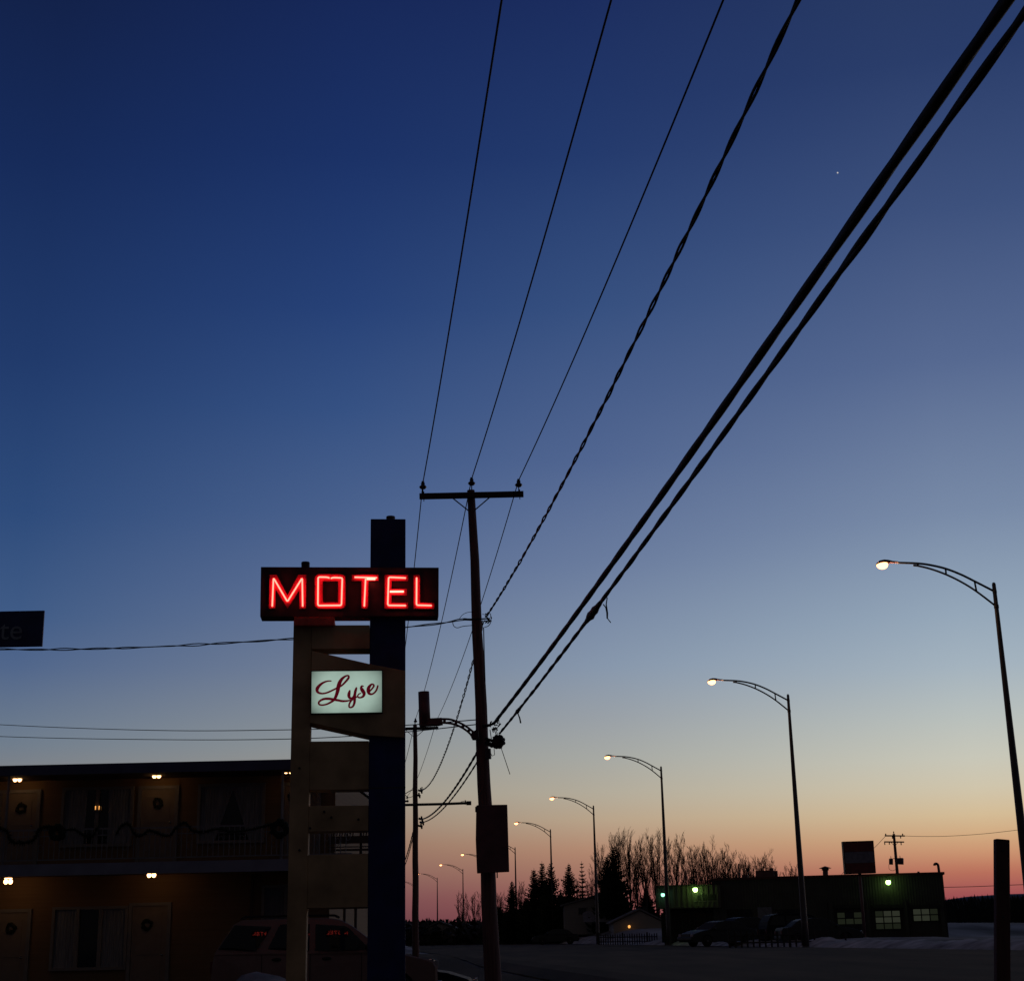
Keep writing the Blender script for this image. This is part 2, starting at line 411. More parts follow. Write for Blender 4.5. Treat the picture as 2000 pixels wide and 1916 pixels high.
# ------------------------------------------------------------------ utility poles
S0 = 33.0
P1t = at(920.5, 962, 31.0); P2t = at(811, 1411, 64.0)
P1 = Vector((P1t.x, 31.0, gz(P1t.x, 31))); P2 = Vector((P2t.x, 64.0, gz(P2t.x, 64)))
U = Vector((P1t.x-P2t.x, -33.0, 0)).normalized()
P3 = Vector((2*P2.x-P1.x-.2, 97.0, gz(2*P2.x-P1.x, 97)))
def insulator(c, s=1.0):
    mb = MB(); mb.lathe(c, [(.012*s, -.16*s), (.012*s, 0), (.05*s, .0), (.083*s, .035*s), (.07*s, .06*s), (.04*s, .085*s), (.045*s, .12*s), (.032*s, .14*s), (.03*s, .17*s), (.01*s, .175*s)], 14)
    return mb
def utility_pole(base, ztop, r0, r1, label, arm_px=None, arm=None, s=1.0, lean=0.0):
    t = thing('utility_pole', label, 'utility pole', base, 'utility poles along the left side of the road')
    mb = MB(); n = 14
    mb.tube([(base.x+lean*(1-i/n)+.01*math.sin(i*1.7), base.y, base.z-.3+(ztop-base.z+.3)*i/n) for i in range(n+1)], [r0+(r1-r0)*i/n for i in range(n+1)], 20)
    obj('shaft', mb, M['wood'], t, True)
    (xa, za), (xb, zb) = arm
    ya = base.y-r1-.055
    mb = MB(); hh = .057
    mb.hexa([(xa, ya-.05, za-hh), (xb, ya-.05, zb-hh), (xb, ya-.05, zb+hh), (xa, ya-.05, za+hh)], [(xa, ya+.05, za-hh), (xb, ya+.05, zb-hh), (xb, ya+.05, zb+hh), (xa, ya+.05, za+hh)])
    obj('crossarm', mb, M['wood_arm'], t)
    for sgn in (-1, 1):
        x = base.x+sgn*.42; f = (x-xa)/(xb-xa); z = za+(zb-za)*f-hh
        mb = MB(); mb.tube([(x, ya+.03, z+.03), (base.x+sgn*r1*.8, ya+.04, z-.27)], .014, 6)
        obj('brace', mb, M['steel'], t)
    pins = []
    for f in (.033, .955):
        x = xa+(xb-xa)*f; z = za+(zb-za)*f+hh
        o = obj('insulator', insulator((x, ya, z+.11)), M['porcelain'], t, True)
        mb = MB(); mb.tube([(x+.02, ya, z-.17), (x+.02, ya, z+.05)], .01, 6); obj('bolt', mb, M['steel'], t)
        pins.append(Vector((x, ya, z+.25)))
    obj('insulator', insulator((base.x+.01, base.y, ztop+.12)), M['porcelain'], t, True)
    pins.insert(1, Vector((base.x+.01, base.y, ztop+.26)))
    return t, pins
a = at(819, 968, 30.8); b = at(1022.5, 963.5, 30.8)
pole1, pin1 = utility_pole(P1, at(921, 958, 31).z, .175, .082, 'nearest wooden utility pole with one crossarm beside the motel sign', arm=((a.x, a.z), (b.x, b.z)), lean=.33)
a = at(768, 1423.5, 63.8); b = at(856, 1421, 63.8)
pole2, pin2 = utility_pole(P2, at(811.5, 1416, 64).z, .15, .085, 'second wooden utility pole just right of the blue sign pillar', arm=((a.x, a.z), (b.x, b.z)))
xa = P3.x-1.1; zt = 9.9
pole3, pin3 = utility_pole(P3, zt, .15, .085, 'third wooden utility pole, mostly hidden behind the motel sign', arm=((xa, zt-.15), (xa+2.1, zt-.15)))

def in_plane(A, u, px, py):               # where the sight line meets the vertical plane through A along u
    n = Vector((u.y, -u.x, 0)); d = ray(px, py); c = Vector((0, 0, CZ))
    t = n.dot(A-c)/n.dot(d); p = c+d*t
    return (p-A).dot(u), p.z
def quad3(s, z):
    (s0, s1, s2), (z0, z1, z2) = s, z
    def f(x): return z0*(x-s1)*(x-s2)/((s0-s1)*(s0-s2))+z1*(x-s0)*(x-s2)/((s1-s0)*(s1-s2))+z2*(x-s0)*(x-s1)/((s2-s0)*(s2-s1))
    return f
def wire_path_px(A, u, pixels, send, n=60, dist=None):
    pts = [in_plane(A, u, x, y) for x, y in pixels]
    f = quad3((0, pts[0][0], pts[1][0]), (A.z, pts[0][1], pts[1][1]))
    return [Vector((A.x+u.x*s, A.y+u.y*s, f(s))) for s in [send*(i/n) for i in range(n+1)]]
def solve_u(A, targets, zwant):
    pass
def sag_path(A, B, sag, n=40):
    return [A.lerp(B, i/n)-Vector((0, 0, sag*4*(i/n)*(1-i/n))) for i in range(n+1)]
def helix(path, off, r, pitch, strands, phase=0, n=6, wob=0.0, sub=12):
    # resample
    L_ = [0]
    for a, b in zip(path, path[1:]): L_.append(L_[-1]+(b-a).length)
    tot = L_[-1]; m = int(tot/pitch*sub)+2; res = []; j = 0
    for i in range(m+1):
        s = tot*i/m
        while j < len(path)-2 and L_[j+1] < s: j += 1
        f = (s-L_[j])/(L_[j+1]-L_[j]); res.append((path[j].lerp(path[j+1], f), (path[j+1]-path[j]).normalized(), s))
    mb = MB()
    for k in range(strands):
        pts = []
        for p, t, s in res:
            u = t.cross(Vector((0, 0, 1))).normalized(); w = t.cross(u)
            a = 2*PI*s/pitch+2*PI*k/strands+phase
            o_ = off*(1+wob*noise.noise(Vector((s*.9, k*7, 1))))
            pts.append(p+(u*math.cos(a)+w*math.sin(a))*o_)
        mb.tube(pts, r, n)
    return mb
def cable(name, mb, label, cat='cable', group=None):
    o = obj(name, mb, M['wire'], smooth=True); tag(o, label, cat, group); return o

# overhead conductors pole 1 -> next pole behind the camera
tops = [((980, 0), (893, 640)), ((1194, 0), (1057, 520)), ((1413, 0), (1263, 440))]
mids = [(896, 602), (1060, 500), (1255, 470)]
labs = ['leftmost of the three thin overhead wires fanning up to the top edge', 'middle of the three thin overhead wires fanning up to the top edge', 'rightmost of the three thin overhead wires, next to the twisted cable']
for i in range(3):
    A = pin1[i]
    x0, y0 = tops[i][0]
    # height 13 m ahead ~ attachment height minus a little sag; find the direction that gives it
    d = ray(x0, y0); z = A.z-.45; t = (z-CZ)/d.z; B = Vector((d.x*t, d.y*t, z))
    u = (B-A); u.z = 0; sB = u.length; u.normalize()
    sM, zM = in_plane(A, u, *mids[i])
    path = wire_path_px(A, u, [(x0, y0), mids[i]], 33.5, 50) if False else None
    # gentle sag fixed at B, level again at the far pole
    S = 33.5; k = .45/(sB*(S-sB))
    path = [Vector((A.x+u.x*s, A.y+u.y*s, A.z-k*s*(S-s))) for s in [S*j/50 for j in range(51)]]
    mb = MB(); mb.tube(path, .0122, 6)
    # span from pole 1 to pole 2, and on to pole 3
    cable('power_line', mb, labs[i], 'wire', 'thin wires of the nearest span')
    mb = MB(); mb.tube(sag_path(pin1[i], pin2[i], .45), .011, 6)
    cable('power_line', mb, ['leftmost', 'middle', 'rightmost'][i]+' thin wire running from the nearest crossarm to the second pole', 'wire', 'thin wires of the second span')
    mb = MB(); mb.tube(sag_path(pin2[i], pin3[i], .45), .012, 6)
    cable('power_line', mb, ['leftmost', 'middle', 'rightmost'][i]+' thin wire dropping away from the second pole behind the sign pillar', 'wire', 'thin wires of the third span')
# twisted cable from pole 1 toward the camera
A = at(949, 1205, 30.7)
def up_path(A, px, py, drop, S=33.5, n=70):
    d = ray(px, py); z = A.z-drop; t = (z-CZ)/d.z; B = Vector((d.x*t, d.y*t, z))
    u = (B-A); u.z = 0; sB = u.length; u.normalize(); k = drop/(sB*(S-sB))
    return [Vector((A.x+u.x*s, A.y+u.y*s, A.z-k*s*(S-s))) for s in [S*j/n for j in range(n+1)]]
tw = up_path(A, 1559, 0, .5)
cable('twisted_cable', helix(tw, .0125, .0125, 1.25, 2, wob=.7), 'twisted black cable climbing from the nearest pole to the top edge', 'cable')
# the two thick cables
A = at(965, 1412, 30.6); th1 = up_path(A, 1967, 0, .12)
mb = helix(th1, .005, .0285, 2.3, 2, n=10, sub=16)
cable('thick_cable', mb, 'thicker upper of the two heavy black cables crossing to the top right', 'cable', 'heavy cables')
A = at(976, 1432, 30.6); th2 = up_path(A, 2004, 22, .12)
mb = helix(th2, .007, .0185, 1.7, 2, n=9, sub=16, wob=.8)
# splice closure swelling
sp = [p for p in th2 if 0 < p.y < 40]
def on_path(path, px):
    best = None
    for a, b in zip(path, path[1:]):
        for k in range(6):
            p = a.lerp(b, k/6); q = MR.transposed() @ (p-Vector((0, 0, CZ)))
            if q.z >= 0: continue
            x = 1000-q.x/q.z*F
            if best is None or abs(x-px) < best[0]: best = (abs(x-px), p, (b-a).normalized())
    return best[1], best[2]
p, d = on_path(th2, 1176); p_, d_ = on_path(th2, 1142)
seg = [p.lerp(p_, k/8) for k in range(9)]
mb.tube(seg, [.02, .03, .034, .05, .045, .055, .035, .028, .018], 8)
e = p.copy(); e2 = at(1181, 1190, p.y); 
mb.tube([at(1186, 1167, p.y), at(1184, 1180, p.y), at(1186, 1198, p.y), at(1186, 1208, p.y)], [.007, .008, .013, .01], 6)
mb.tube([at(1178, 1180, p.y), at(1183, 1186, p.y), at(1185, 1196, p.y)], .007, 6)
mb.tube([at(1186, 1207, p.y), at(1193, 1216, p.y)], .006, 6)
q, d = on_path(th2, 1016); q_, d_ = on_path(th2, 1008)
mb.tube([q.lerp(q_, k/5) for k in range(6)], [.02, .034, .03, .04, .032, .02], 8)
mb.tube([at(1011, 1392, q.y), at(1015, 1402, q.y), at(1017, 1412, q.y)], [.012, .014, .016], 6)
cable('thick_cable', mb, 'thinner lower of the two heavy cables, with a splice and hanging tails', 'cable', 'heavy cables')
# down spans of the communication cables to pole 2
A2 = at(820, 1600, 63.8); A3 = at(820, 1606, 63.8)
mb = helix(sag_path(at(950, 1436, 31.0), A2, .4), .012, .02, 2.2, 2, n=6, sub=6)
cable('thick_cable', mb, 'upper of two heavy cables sagging from the nearest pole to the second pole', 'cable', 'heavy cables of the second span')
mb = helix(sag_path(at(950, 1458, 31.0), A3, .38), .008, .015, 2.2, 2, n=6, sub=6)
cable('thick_cable', mb, 'lower of two heavy cables sagging from the nearest pole to the second pole', 'cable', 'heavy cables of the second span')
mb = helix(sag_path(at(812, 1600, 64.1), Vector((P3.x+.1, 97, 5.6)), .8), .012, .02, 2.2, 2, n=6, sub=4)
cable('thick_cable', mb, 'upper heavy cable leaving the second pole toward the left below the arm', 'cable', 'heavy cables of the third span')
mb = helix(sag_path(at(812, 1610, 64.1), Vector((P3.x+.1, 97, 5.3)), .8), .008, .016, 2.2, 2, n=6, sub=4)
cable('thick_cable', mb, 'lower heavy cable leaving the second pole toward the left below the arm', 'cable', 'heavy cables of the third span')
# twisted cable on to pole 2, sagging
mb = helix(sag_path(at(944, 1212, 31.2), at(822, 1543, 63.9), .85, 50), .017, .012, 1.25, 2, wob=.6, sub=8)
cable('twisted_cable', mb, 'twisted cable drooping between the nearest and the second pole', 'cable')
# service drop to the left
A = at(934, 1218, 31.0); B = at(-500, 1262, 34.0)
pp = []
for x, y in [(934, 1212), (905, 1210), (870, 1216), (792, 1225), (680, 1237), (572, 1247), (420, 1257), (280, 1264), (140, 1268), (0, 1268), (-200, 1264), (-500, 1252)]:
    pp.append(at(x, y, 31+3*(934-x)/1434))
def smooth_path(P, n=8):
    o_ = []
    for i in range(len(P)-1):
        p0, p1, p2, p3 = P[max(i-1, 0)], P[i], P[i+1], P[min(i+2, len(P)-1)]
        for k in range(n):
            t = k/n
            o_.append(.5*((2*p1)+(p2-p0)*t+(2*p0-5*p1+4*p2-p3)*t*t+(3*p1-p0-3*p2+p3)*t**3))
    o_.append(P[-1]); return o_
cable('service_drop', helix(smooth_path(pp), .014, .0115, 1.5, 2, wob=1.6, sub=10), 'twisted service wire leaving the nearest pole to the left behind the sign', 'cable')
for ys_, lb in (((1405, 1418, 1425, 1426, 1415), 'upper of two thin level wires above the motel roof'), ((1414, 1432, 1443, 1444, 1438), 'lower of two thin level wires above the motel roof')):
    P = [at(x, y, Y) for x, y, Y in zip((935, 760, 560, 300, 0), ys_, (31, 36, 41, 47, 54))]
    P.append(P[-1]+(P[-1]-P[-2])*1.5+Vector((0, 0, .2)))
    mb = MB(); mb.tube(smooth_path(P), .0115, 5)
    cable('telephone_wire', mb, lb, 'wire', 'thin level wires')

# hardware on pole 1
def blob(c, r, seed, n=26):
    mb = MB(); rg = random.Random(seed)
    mb.ball(c, r*.78, r*.6, r*.78, 12, 8)
    for i in range(n):
        v = Vector((rg.gauss(0, 1), rg.gauss(0, .7), rg.gauss(0, 1))).normalized()*r*.8
        a_ = rg.random()*6.28; t1 = v.orthogonal().normalized(); t2 = v.normalized().cross(t1)
        pts = [c+v*.9+(t1*math.cos(a_)+t2*math.sin(a_))*r*.3*(k-1)+v*.1*(1-abs(k-1)) for k in range(3)]
        mb.tube(pts, r*.12, 6)
    return mb
o = obj('cable_coil', blob(at(973, 1448.5, 30.7), .17, 4), M['wire'], pole1); o['label'] = 'round black coil of cable'
mb = MB(); mb.tube([at(978, 1458, 30.6), at(996, 1512, 30.6)], .008, 6)
obj('loose_wire', mb, M['wire'], pole1)
mb = MB()
mb.tube([at(965, 1462, 30.7), at(966, 1474, 30.7), at(961, 1476, 30.7), at(958, 1470, 30.7)], .008, 6)
mb.tube([at(974, 1402, 30.7), at(975, 1415, 30.7), at(970, 1424, 30.7), at(964, 1420, 30.7)], .009, 6)
mb.tube([at(963, 1420, 30.6), at(970, 1436, 30.6)], .01, 6); mb.tube([at(967, 1422, 30.6), at(972, 1434, 30.6)], .008, 6)
mb.tube([at(957, 1425, 30.8), at(960, 1445, 30.8)], .01, 6)
rg = random.Random(5)
for i in range(16):
    x, y = 958+rg.random()*16, 1408+rg.random()*16
    mb.tube([at(x, y, 30.7), at(x+rg.uniform(-6, 6), y+rg.uniform(-7, 7), 30.65)], .014, 6)
mb.tube([at(944, 1418, 30.85), at(957, 1416, 30.75), at(967, 1411, 30.65)], [.04, .03, .02], 8); mb.tube([at(948, 1442, 30.8), at(966, 1448, 30.7)], .03, 8); mb.tube([at(950, 1450, 30.8), at(962, 1456, 30.7)], .05, 8)
obj('cable_clamp', mb, M['wire'], pole1)
mb = MB()
mb.tube([at(905, 1209, 31), at(932, 1209, 30.8), at(957, 1208, 30.8)], .016, 6)
for i in range(12):
    x, y = 950+rg.random()*10, 1200+rg.random()*14
    mb.tube([at(x, y, 30.7), at(x+rg.uniform(-6, 6), y+rg.uniform(-6, 6), 30.65)], .014, 6)
mb.tube(smooth_path([at(897, 1209, 30.9), at(903, 1201, 30.9), at(913, 1196, 30.9), at(926, 1195, 30.9)]), .006, 5)
mb.tube(smooth_path([at(884, 1214, 30.9), at(886, 1222, 30.9), at(893, 1226, 30.9), at(905, 1223, 30.9), at(926, 1221, 30.9)]), .008, 5)
mb.tube(smooth_path([at(958, 1198, 30.7), at(959, 1213, 30.7), at(954, 1222, 30.7), at(946, 1225, 30.7)]), .008, 5)
mb.tube(smooth_path([at(942, 1199, 30.8), at(950, 1201, 30.8), at(957, 1198, 30.8)]), .006, 5)
obj('wire_bracket', mb, M['wire'], pole1)
mb = MB()                                   # conduit stapled to the pole's right flank
mb.tube([at(944.5, 1225, 30.88), at(946, 1290, 30.86), at(947.5, 1330, 30.86)], [.012, .014, .012], 6)
obj('conduit', mb, M['wire'], pole1)
mb = MB(); mb.tube([at(953, 1462, 30.82), at(954, 1482, 30.82)], .06, 8); obj('bracket', mb, M['steel'], pole1)

# upright shaded lamp on a perforated bracket arm
Yb = 30.75
lp = thing('bracket_lamp', 'unlit lamp on a curved slotted arm bolted to the nearest pole', 'lamp', at(932, 1430, Yb))
def slab(mb, poly, Y0, Y1):
    a_ = [at(x, y, Y0) for x, y in poly]; d_ = Y1-Y0
    mb.hexa(a_, [p+Vector((0, d_, 0)) for p in a_])
mb = MB()
prof = [(816.5, 1351.5), (823, 1349.8), (831, 1349.2), (838, 1350.2), (840, 1401.5), (818.5, 1401.5)]
n = 16; c0 = at(827.5, 1351, Yb); c1 = at(829.8, 1414, Yb); r0 = 10.9/94.6
mb.tube([c0, c0.lerp(c1, .5), c1], [.114, .116, .118], 20)
obj('shade', mb, M['sheet'], lp, True)
mb = MB(); slab(mb, [(818.3, 1399), (841, 1402.2), (863, 1401), (864.5, 1413.5), (856, 1415.3), (842, 1416), (818.5, 1417.3)], Yb-.1, Yb+.1)
obj('housing', mb, M['sheet'], lp, bevel=.01)
up = [(863, 1402), (880, 1403), (898, 1409.5), (912, 1417.5), (923, 1426), (929, 1430)]
lo = [(863, 1413), (880, 1414.5), (894, 1418.5), (907, 1425.5), (917, 1433.5), (922, 1440)]
mb = MB()
mb.tube(smooth_path([at(x, y+1.9, Yb) for x, y in up], 5), .024, 6)
mb.tube(smooth_path([at(x, y-1.9, Yb) for x, y in lo], 5), .024, 6)
for f in (.06, .33, .52, .72, .97):
    i = f*(len(up)-1); k = int(i); t = i-k; k2 = min(k+1, len(up)-1)
    a_ = Vector(up[k]).lerp(Vector(up[k2]), t); b_ = Vector(lo[k]).lerp(Vector(lo[k2]), t)
    mb.tube([at(a_.x, a_.y+1, Yb), at(b_.x, b_.y-1, Yb)], .034, 6)
obj('arm', mb, M['sheet'], lp)
mb = MB(); slab(mb, [(921, 1429), (934, 1423), (936, 1443.6), (922.5, 1443.6), (919.5, 1438)], Yb-.07, Yb+.1)
obj('clamp', mb, M['steel'], lp, bevel=.008)

# sign box on pole 1 (seen from its dark side)
sg = thing('pole_sign', 'tall dark rectangular board strapped to the nearest utility pole', 'sign', at(960, 1700, 30.7))
mb = MB(); slab(mb, [(930, 1573), (933, 1571.8), (990.8, 1570.8), (994.6, 1702), (931.6, 1705), (929, 1640)], 30.62, 30.74)
obj('board', mb, M['sheet'], sg, bevel=.012)
for y in (1585, 1690):
    mb = MB(); a_ = at(945, y, 30.76); b_ = at(975, y, 30.76); mb.box(a_.x, b_.x, 30.742, 30.79, a_.z-.03, a_.z+.03)
    obj('strap', mb, M['steel'], sg)
mb = MB(); slab(mb, [(928, 1575), (931, 1575), (931, 1585), (928, 1585)], 30.6, 30.7); obj('hinge', mb, M['steel'], sg)
mb = MB(); a_ = at(971, 1704, 30.85); mb.tube([a_+Vector((0, 0, .1)), a_-Vector((0, 0, .1))], .014, 6); obj('bolt', mb, M['steel'], sg)
# horizontal boom on pole 2
bm = thing('boom_arm', 'long horizontal pipe arm fixed across the second utility pole', 'pole arm', at(811, 1571, 63.7))
mb = MB(); mb.tube([at(776, 1572, 63.7), at(860, 1570, 63.7), at(913, 1568, 63.7)], .055, 10); obj('pipe', mb, M['steel'], bm, True)
mb = MB(); mb.tube([at(911, 1568.2, 63.7), at(920.5, 1568, 63.7)], .085, 12); obj('end_cap', mb, M['steel'], bm, True)
mb = MB(); mb.tube([at(909, 1571, 63.65), at(909, 1562.5, 63.65)], .03, 6); mb.tube([at(900, 1565.5, 63.65), at(909, 1563.5, 63.65)], .012, 6); obj('bracket', mb, M['steel'], bm)
for grp in ([(822, 1543), (818, 1552)], [(823, 1598), (822, 1612), (825, 1605)]):
    mb = MB()
    for (x, y) in grp:
        mb.tube([at(x-5, y, 63.8), at(x+3, y+2, 63.75)], .05, 6); mb.tube([at(x, y-4, 63.8), at(x+2, y+6, 63.75)], .04, 6)
    obj('cable_clamp', mb, M['wire'], pole2)
for pts_, r_ in (([(806, 1542), (799, 1545), (790, 1551)], .018), ([(790, 1551), (798, 1557), (806, 1555)], .012), ([(820, 1540), (825, 1537), (824, 1546)], .012)):
    mb = MB(); mb.tube(smooth_path([at(x, y, 63.8) for x, y in pts_]), r_, 5); obj('jumper_wire', mb, M['wire'], pole2)

# ------------------------------------------------------------------ facade planes
class Plane:
    def __init__(s, px, Y, yaw):
        p = at(px, 1500, Y); s.o = Vector((p.x, Y, 0)); s.e = Vector((math.cos(yaw), math.sin(yaw), 0)); s.n = Vector((math.sin(yaw), -math.cos(yaw), 0))
    def uz(s, px, py, d=0.0):
        dr = ray(px, py); c = Vector((0, 0, CZ)); o_ = s.o+s.n*d
        t = s.n.dot(o_-c)/s.n.dot(dr); p = c+dr*t
        return ((p-s.o).dot(s.e), p.z)
    def w(s, u, z, d=0.0): return s.o+s.e*u+s.n*d+Vector((0, 0, z))
    def p(s, px, py, d=0.0):
        u, z = s.uz(px, py, d); return s.w(u, z, d)
    def prism(s, mb, poly, d0, d1, px=True, dref=None):     # poly in photo px (or u,z), front d1, back d0
        P = [s.uz(x, y, d1 if dref is None else dref) if px else (x, y) for x, y in poly]
        mb.hexa([s.w(u, z, d1) for u, z in P], [s.w(u, z, d0) for u, z in P]); return mb
    def rect(s, mb, u0, u1, z0, z1, d0, d1):
        return s.prism(mb, [(u0, z0), (u1, z0), (u1, z1), (u0, z1)], d0, d1, px=False)
    def prect(s, mb, x0, y0, x1, y1, d0, d1):
        u0, _ = s.uz(x0, (y0+y1)/2, d1); u1, _ = s.uz(x1, (y0+y1)/2, d1)
        _, za = s.uz((x0+x1)/2, y0, d1); _, zb = s.uz((x0+x1)/2, y1, d1)
        return s.rect(mb, u0, u1, zb, za, d0, d1)

# ------------------------------------------------------------------ motel sign
SP = Plane(683, 25.0, R(5))
gsign = gz(SP.o.x, 25)
sgn = thing('motel_sign', 'tall motel sign with red neon MOTEL letters over a lit name panel', 'sign', (SP.o.x, 25, gsign))
def ud(y): return .5*math.tan(R(max(.2, (1835-y)/2932*57.3)))*117
TH = .5
mb = MB()
u0, _ = SP.uz(573.6, 1213, 0); u0 = u0; u1, _ = SP.uz(608, 1300, 0); _, zt = SP.uz(590, 1209, 0)
SP.rect(mb, u0, u1, gsign-.2, zt, -TH, 0); obj('side_column', mb, M['sign_tan'], sgn, bevel=.008)
uL = u1+.002; uR, _ = SP.uz(720, 1500, 0); uP0 = uR+.002; uP1, _ = SP.uz(791.5, 1400, 0)
def board(y0, y1, name='board', d1=-.012):
    mb = MB(); _, za = SP.uz(660, y0, 0); _, zb = SP.uz(660, y1-ud(y1), 0); SP.rect(mb, uL, uR, zb, za, -TH+.01, d1)
    return obj(name, mb, M['sign_tan'], sgn, bevel=.006)
b1 = board(1221.5, 1279, d1=.03); board(1447, 1547.5); board(1573, 1627); board(1668, 1773)
mb = MB(); SP.rect(mb, uP0-.002, uP1+.006, SP.uz(750, 1539, -.028)[1], SP.uz(750, 1537, -.028)[1], -.03, -.026); obj('seam_strip', mb, M['steel'], sgn)
mb = MB(); SP.prect(mb, 574.5, 1205.2, 653, 1221, -TH+.02, .16); obj('header_board', mb, M['board_neon_spill'], sgn, bevel=.004)
_, zc = SP.uz(750, 1013.5, -.03); mb = MB(); ux0, _ = SP.uz(726, 1060, -.03); ux1, _ = SP.uz(793, 1060, -.03)
mb = MB(); SP.rect(mb, uP0, uP1+.004, gsign-.2, zc, -.58, -.03); obj('blue_pillar', mb, M['pillar_blue'], sgn, bevel=.01)
def cap(x0, x1, ytop, ybot, d):
    mb = MB(); a_ = SP.p((x0+x1)/2, ytop, d); b_ = SP.p((x0+x1)/2, ybot, d); r = (x1-x0)/2/117
    mb.tube([b_-Vector((0, 0, .2)), b_, a_-Vector((0, 0, .02)), a_], [r*.94, r, r*1.04, r*.98], 18); return mb
obj('pipe_cap', cap(754, 772, 1009, 1014, -.25), M['sign_box'], sgn, True)
obj('pipe_cap', cap(588.5, 605, 1098, 1108, -.1), M['sign_box'], sgn, True)
mb = MB(); SP.prism(mb, [(509.5, 1107), (857, 1108.2), (856.6, 1203.6), (508, 1204.4)], -.26, .12); obj('cabinet', mb, M['sign_box'], sgn, bevel=.008)
cab = SP
DF = .12
ZX, ZY, ZS = 500, 1090, 5.297
def z2p(P): return [(ZX+x/ZS, ZY+y/ZS) for x, y in P]
def letter(name, outline, tubes, hole=None, hot=()):
    mb = MB(); pts = [SP.uz(x, y, DF) for x, y in z2p(outline)]
    if hole is None:
        SP.prism(mb, pts, DF+.001, DF+.012, px=False); loops = [pts]
    else:
        hp = [SP.uz(x, y, DF) for x, y in z2p(hole)]; n = len(pts); loops = [pts, hp]
        vs = [SP.w(u, z, DF+.012) for u, z in pts+hp]
        mb.add(vs, [(i, (i+1) % n, n+(i+1) % n, n+i) for i in range(n)])
    for lp_ in loops:
        for i in range(len(lp_)):
            a_ = Vector(lp_[i]); b_ = Vector(lp_[(i+1) % len(lp_)]); t_ = (b_-a_).normalized(); q = Vector((-t_.y, t_.x))*.003
            a2 = a_-t_*.003; b2 = b_+t_*.003
            SP.prism(mb, [tuple(a2-q), tuple(b2-q), tuple(b2+q), tuple(a2+q)], DF+.002, DF+.028, px=False)
    lt = obj('channel_letter', mb, M['trough'], sgn); lt['label'] = 'red channel letter '+name
    for k, T in enumerate(tubes):
        mb = MB(); P = [SP.p(x, y, DF+.05) for x, y in z2p(T)]
        Q = []
        for i, p in enumerate(P):                    # rounded glass bends
            if 0 < i < len(P)-1:
                a_ = (P[i-1]-p).normalized()*.03; b_ = (P[i+1]-p).normalized()*.03
                for t in (0, .25, .5, .75, 1): Q.append(p+a_*(1-t)**2+b_*t**2)
            else: Q.append(p)
        mb.tube(Q, .0125 if k not in hot else .015, 10)
        obj('neon_tube', mb, M['neon_hot'] if k in hot else M['neon'], lt, True)
    return lt
def rr(x0, y0, x1, y1, r, n=5):
    P = []
    for cx_, cy_, a0 in ((x0+r, y0+r, 180), (x1-r, y0+r, 270), (x1-r, y1-r, 0), (x0+r, y1-r, 90)):
        for k in range(n+1): a_ = R(a0+90*k/n); P.append((cx_+r*math.cos(a_), cy_+r*math.sin(a_)))
    return P
letter('M', [(142,176),(213,176),(327,392),(440,176),(520,176),(516,523),(450,523),(452,325),(327,520),(203,320),(200,523),(135,523)], [[(168,498),(181,205),(325,450),(478,205),(483,498)]])
letter('O', rr(610,172,925,524,45), [[(760,206),(740,197),(643,195),(640,490),(884,488),(893,204),(790,200),(775,210)]], hole=rr(690,240,850,462,8))
letter('T', [(992,176),(1268,176),(1266,236),(1162,236),(1158,523),(1090,523),(1094,236),(992,236)], [[(1020,197),(1252,203)], [(1134,212),(1120,498)], [(1145,216),(1235,216)]], hot=(2,))
letter('E', [(1334,178),(1575,180),(1575,236),(1402,236),(1402,322),(1560,322),(1560,385),(1402,385),(1402,465),(1573,465),(1573,525),(1330,525)], [[(1550,205),(1372,197),(1363,488),(1550,490)], [(1385,346),(1528,345)]], hot=(1,))
letter('L', [(1632,180),(1695,180),(1695,465),(1842,467),(1842,525),(1632,525)], [[(1662,202),(1660,486),(1818,490)]])
# the same word on the back of the cabinet (it mirrors in the vehicle's window)
bk = MB()
for T in [[(168,498),(181,205),(325,450),(478,205),(483,498)], [(640,195),(640,490),(885,490),(890,200),(640,195)], [(1020,197),(1252,203)], [(1134,212),(1120,498)], [(1550,205),(1372,197),(1363,488),(1550,490)], [(1385,346),(1528,345)], [(1662,202),(1660,486),(1818,490)]]:
    bk.tube([SP.w(-SP.uz(x, y, DF)[0]+.0, SP.uz(x, y, DF)[1], -.31) for x, y in z2p(T)], .0125, 8)
obj('rear_neon', bk, M['neon'], sgn, True)
for (x, y) in ((633, 1585), (647, 1596), (605.5, 1617), (700, 1600), (585, 1500), (585, 1660)):
    mb = MB(); c = SP.p(x, y, .004); mb.tube([c-SP.n*.02, c+SP.n*.012], .02, 8); obj('bolt', mb, M['frame_dark'], sgn)
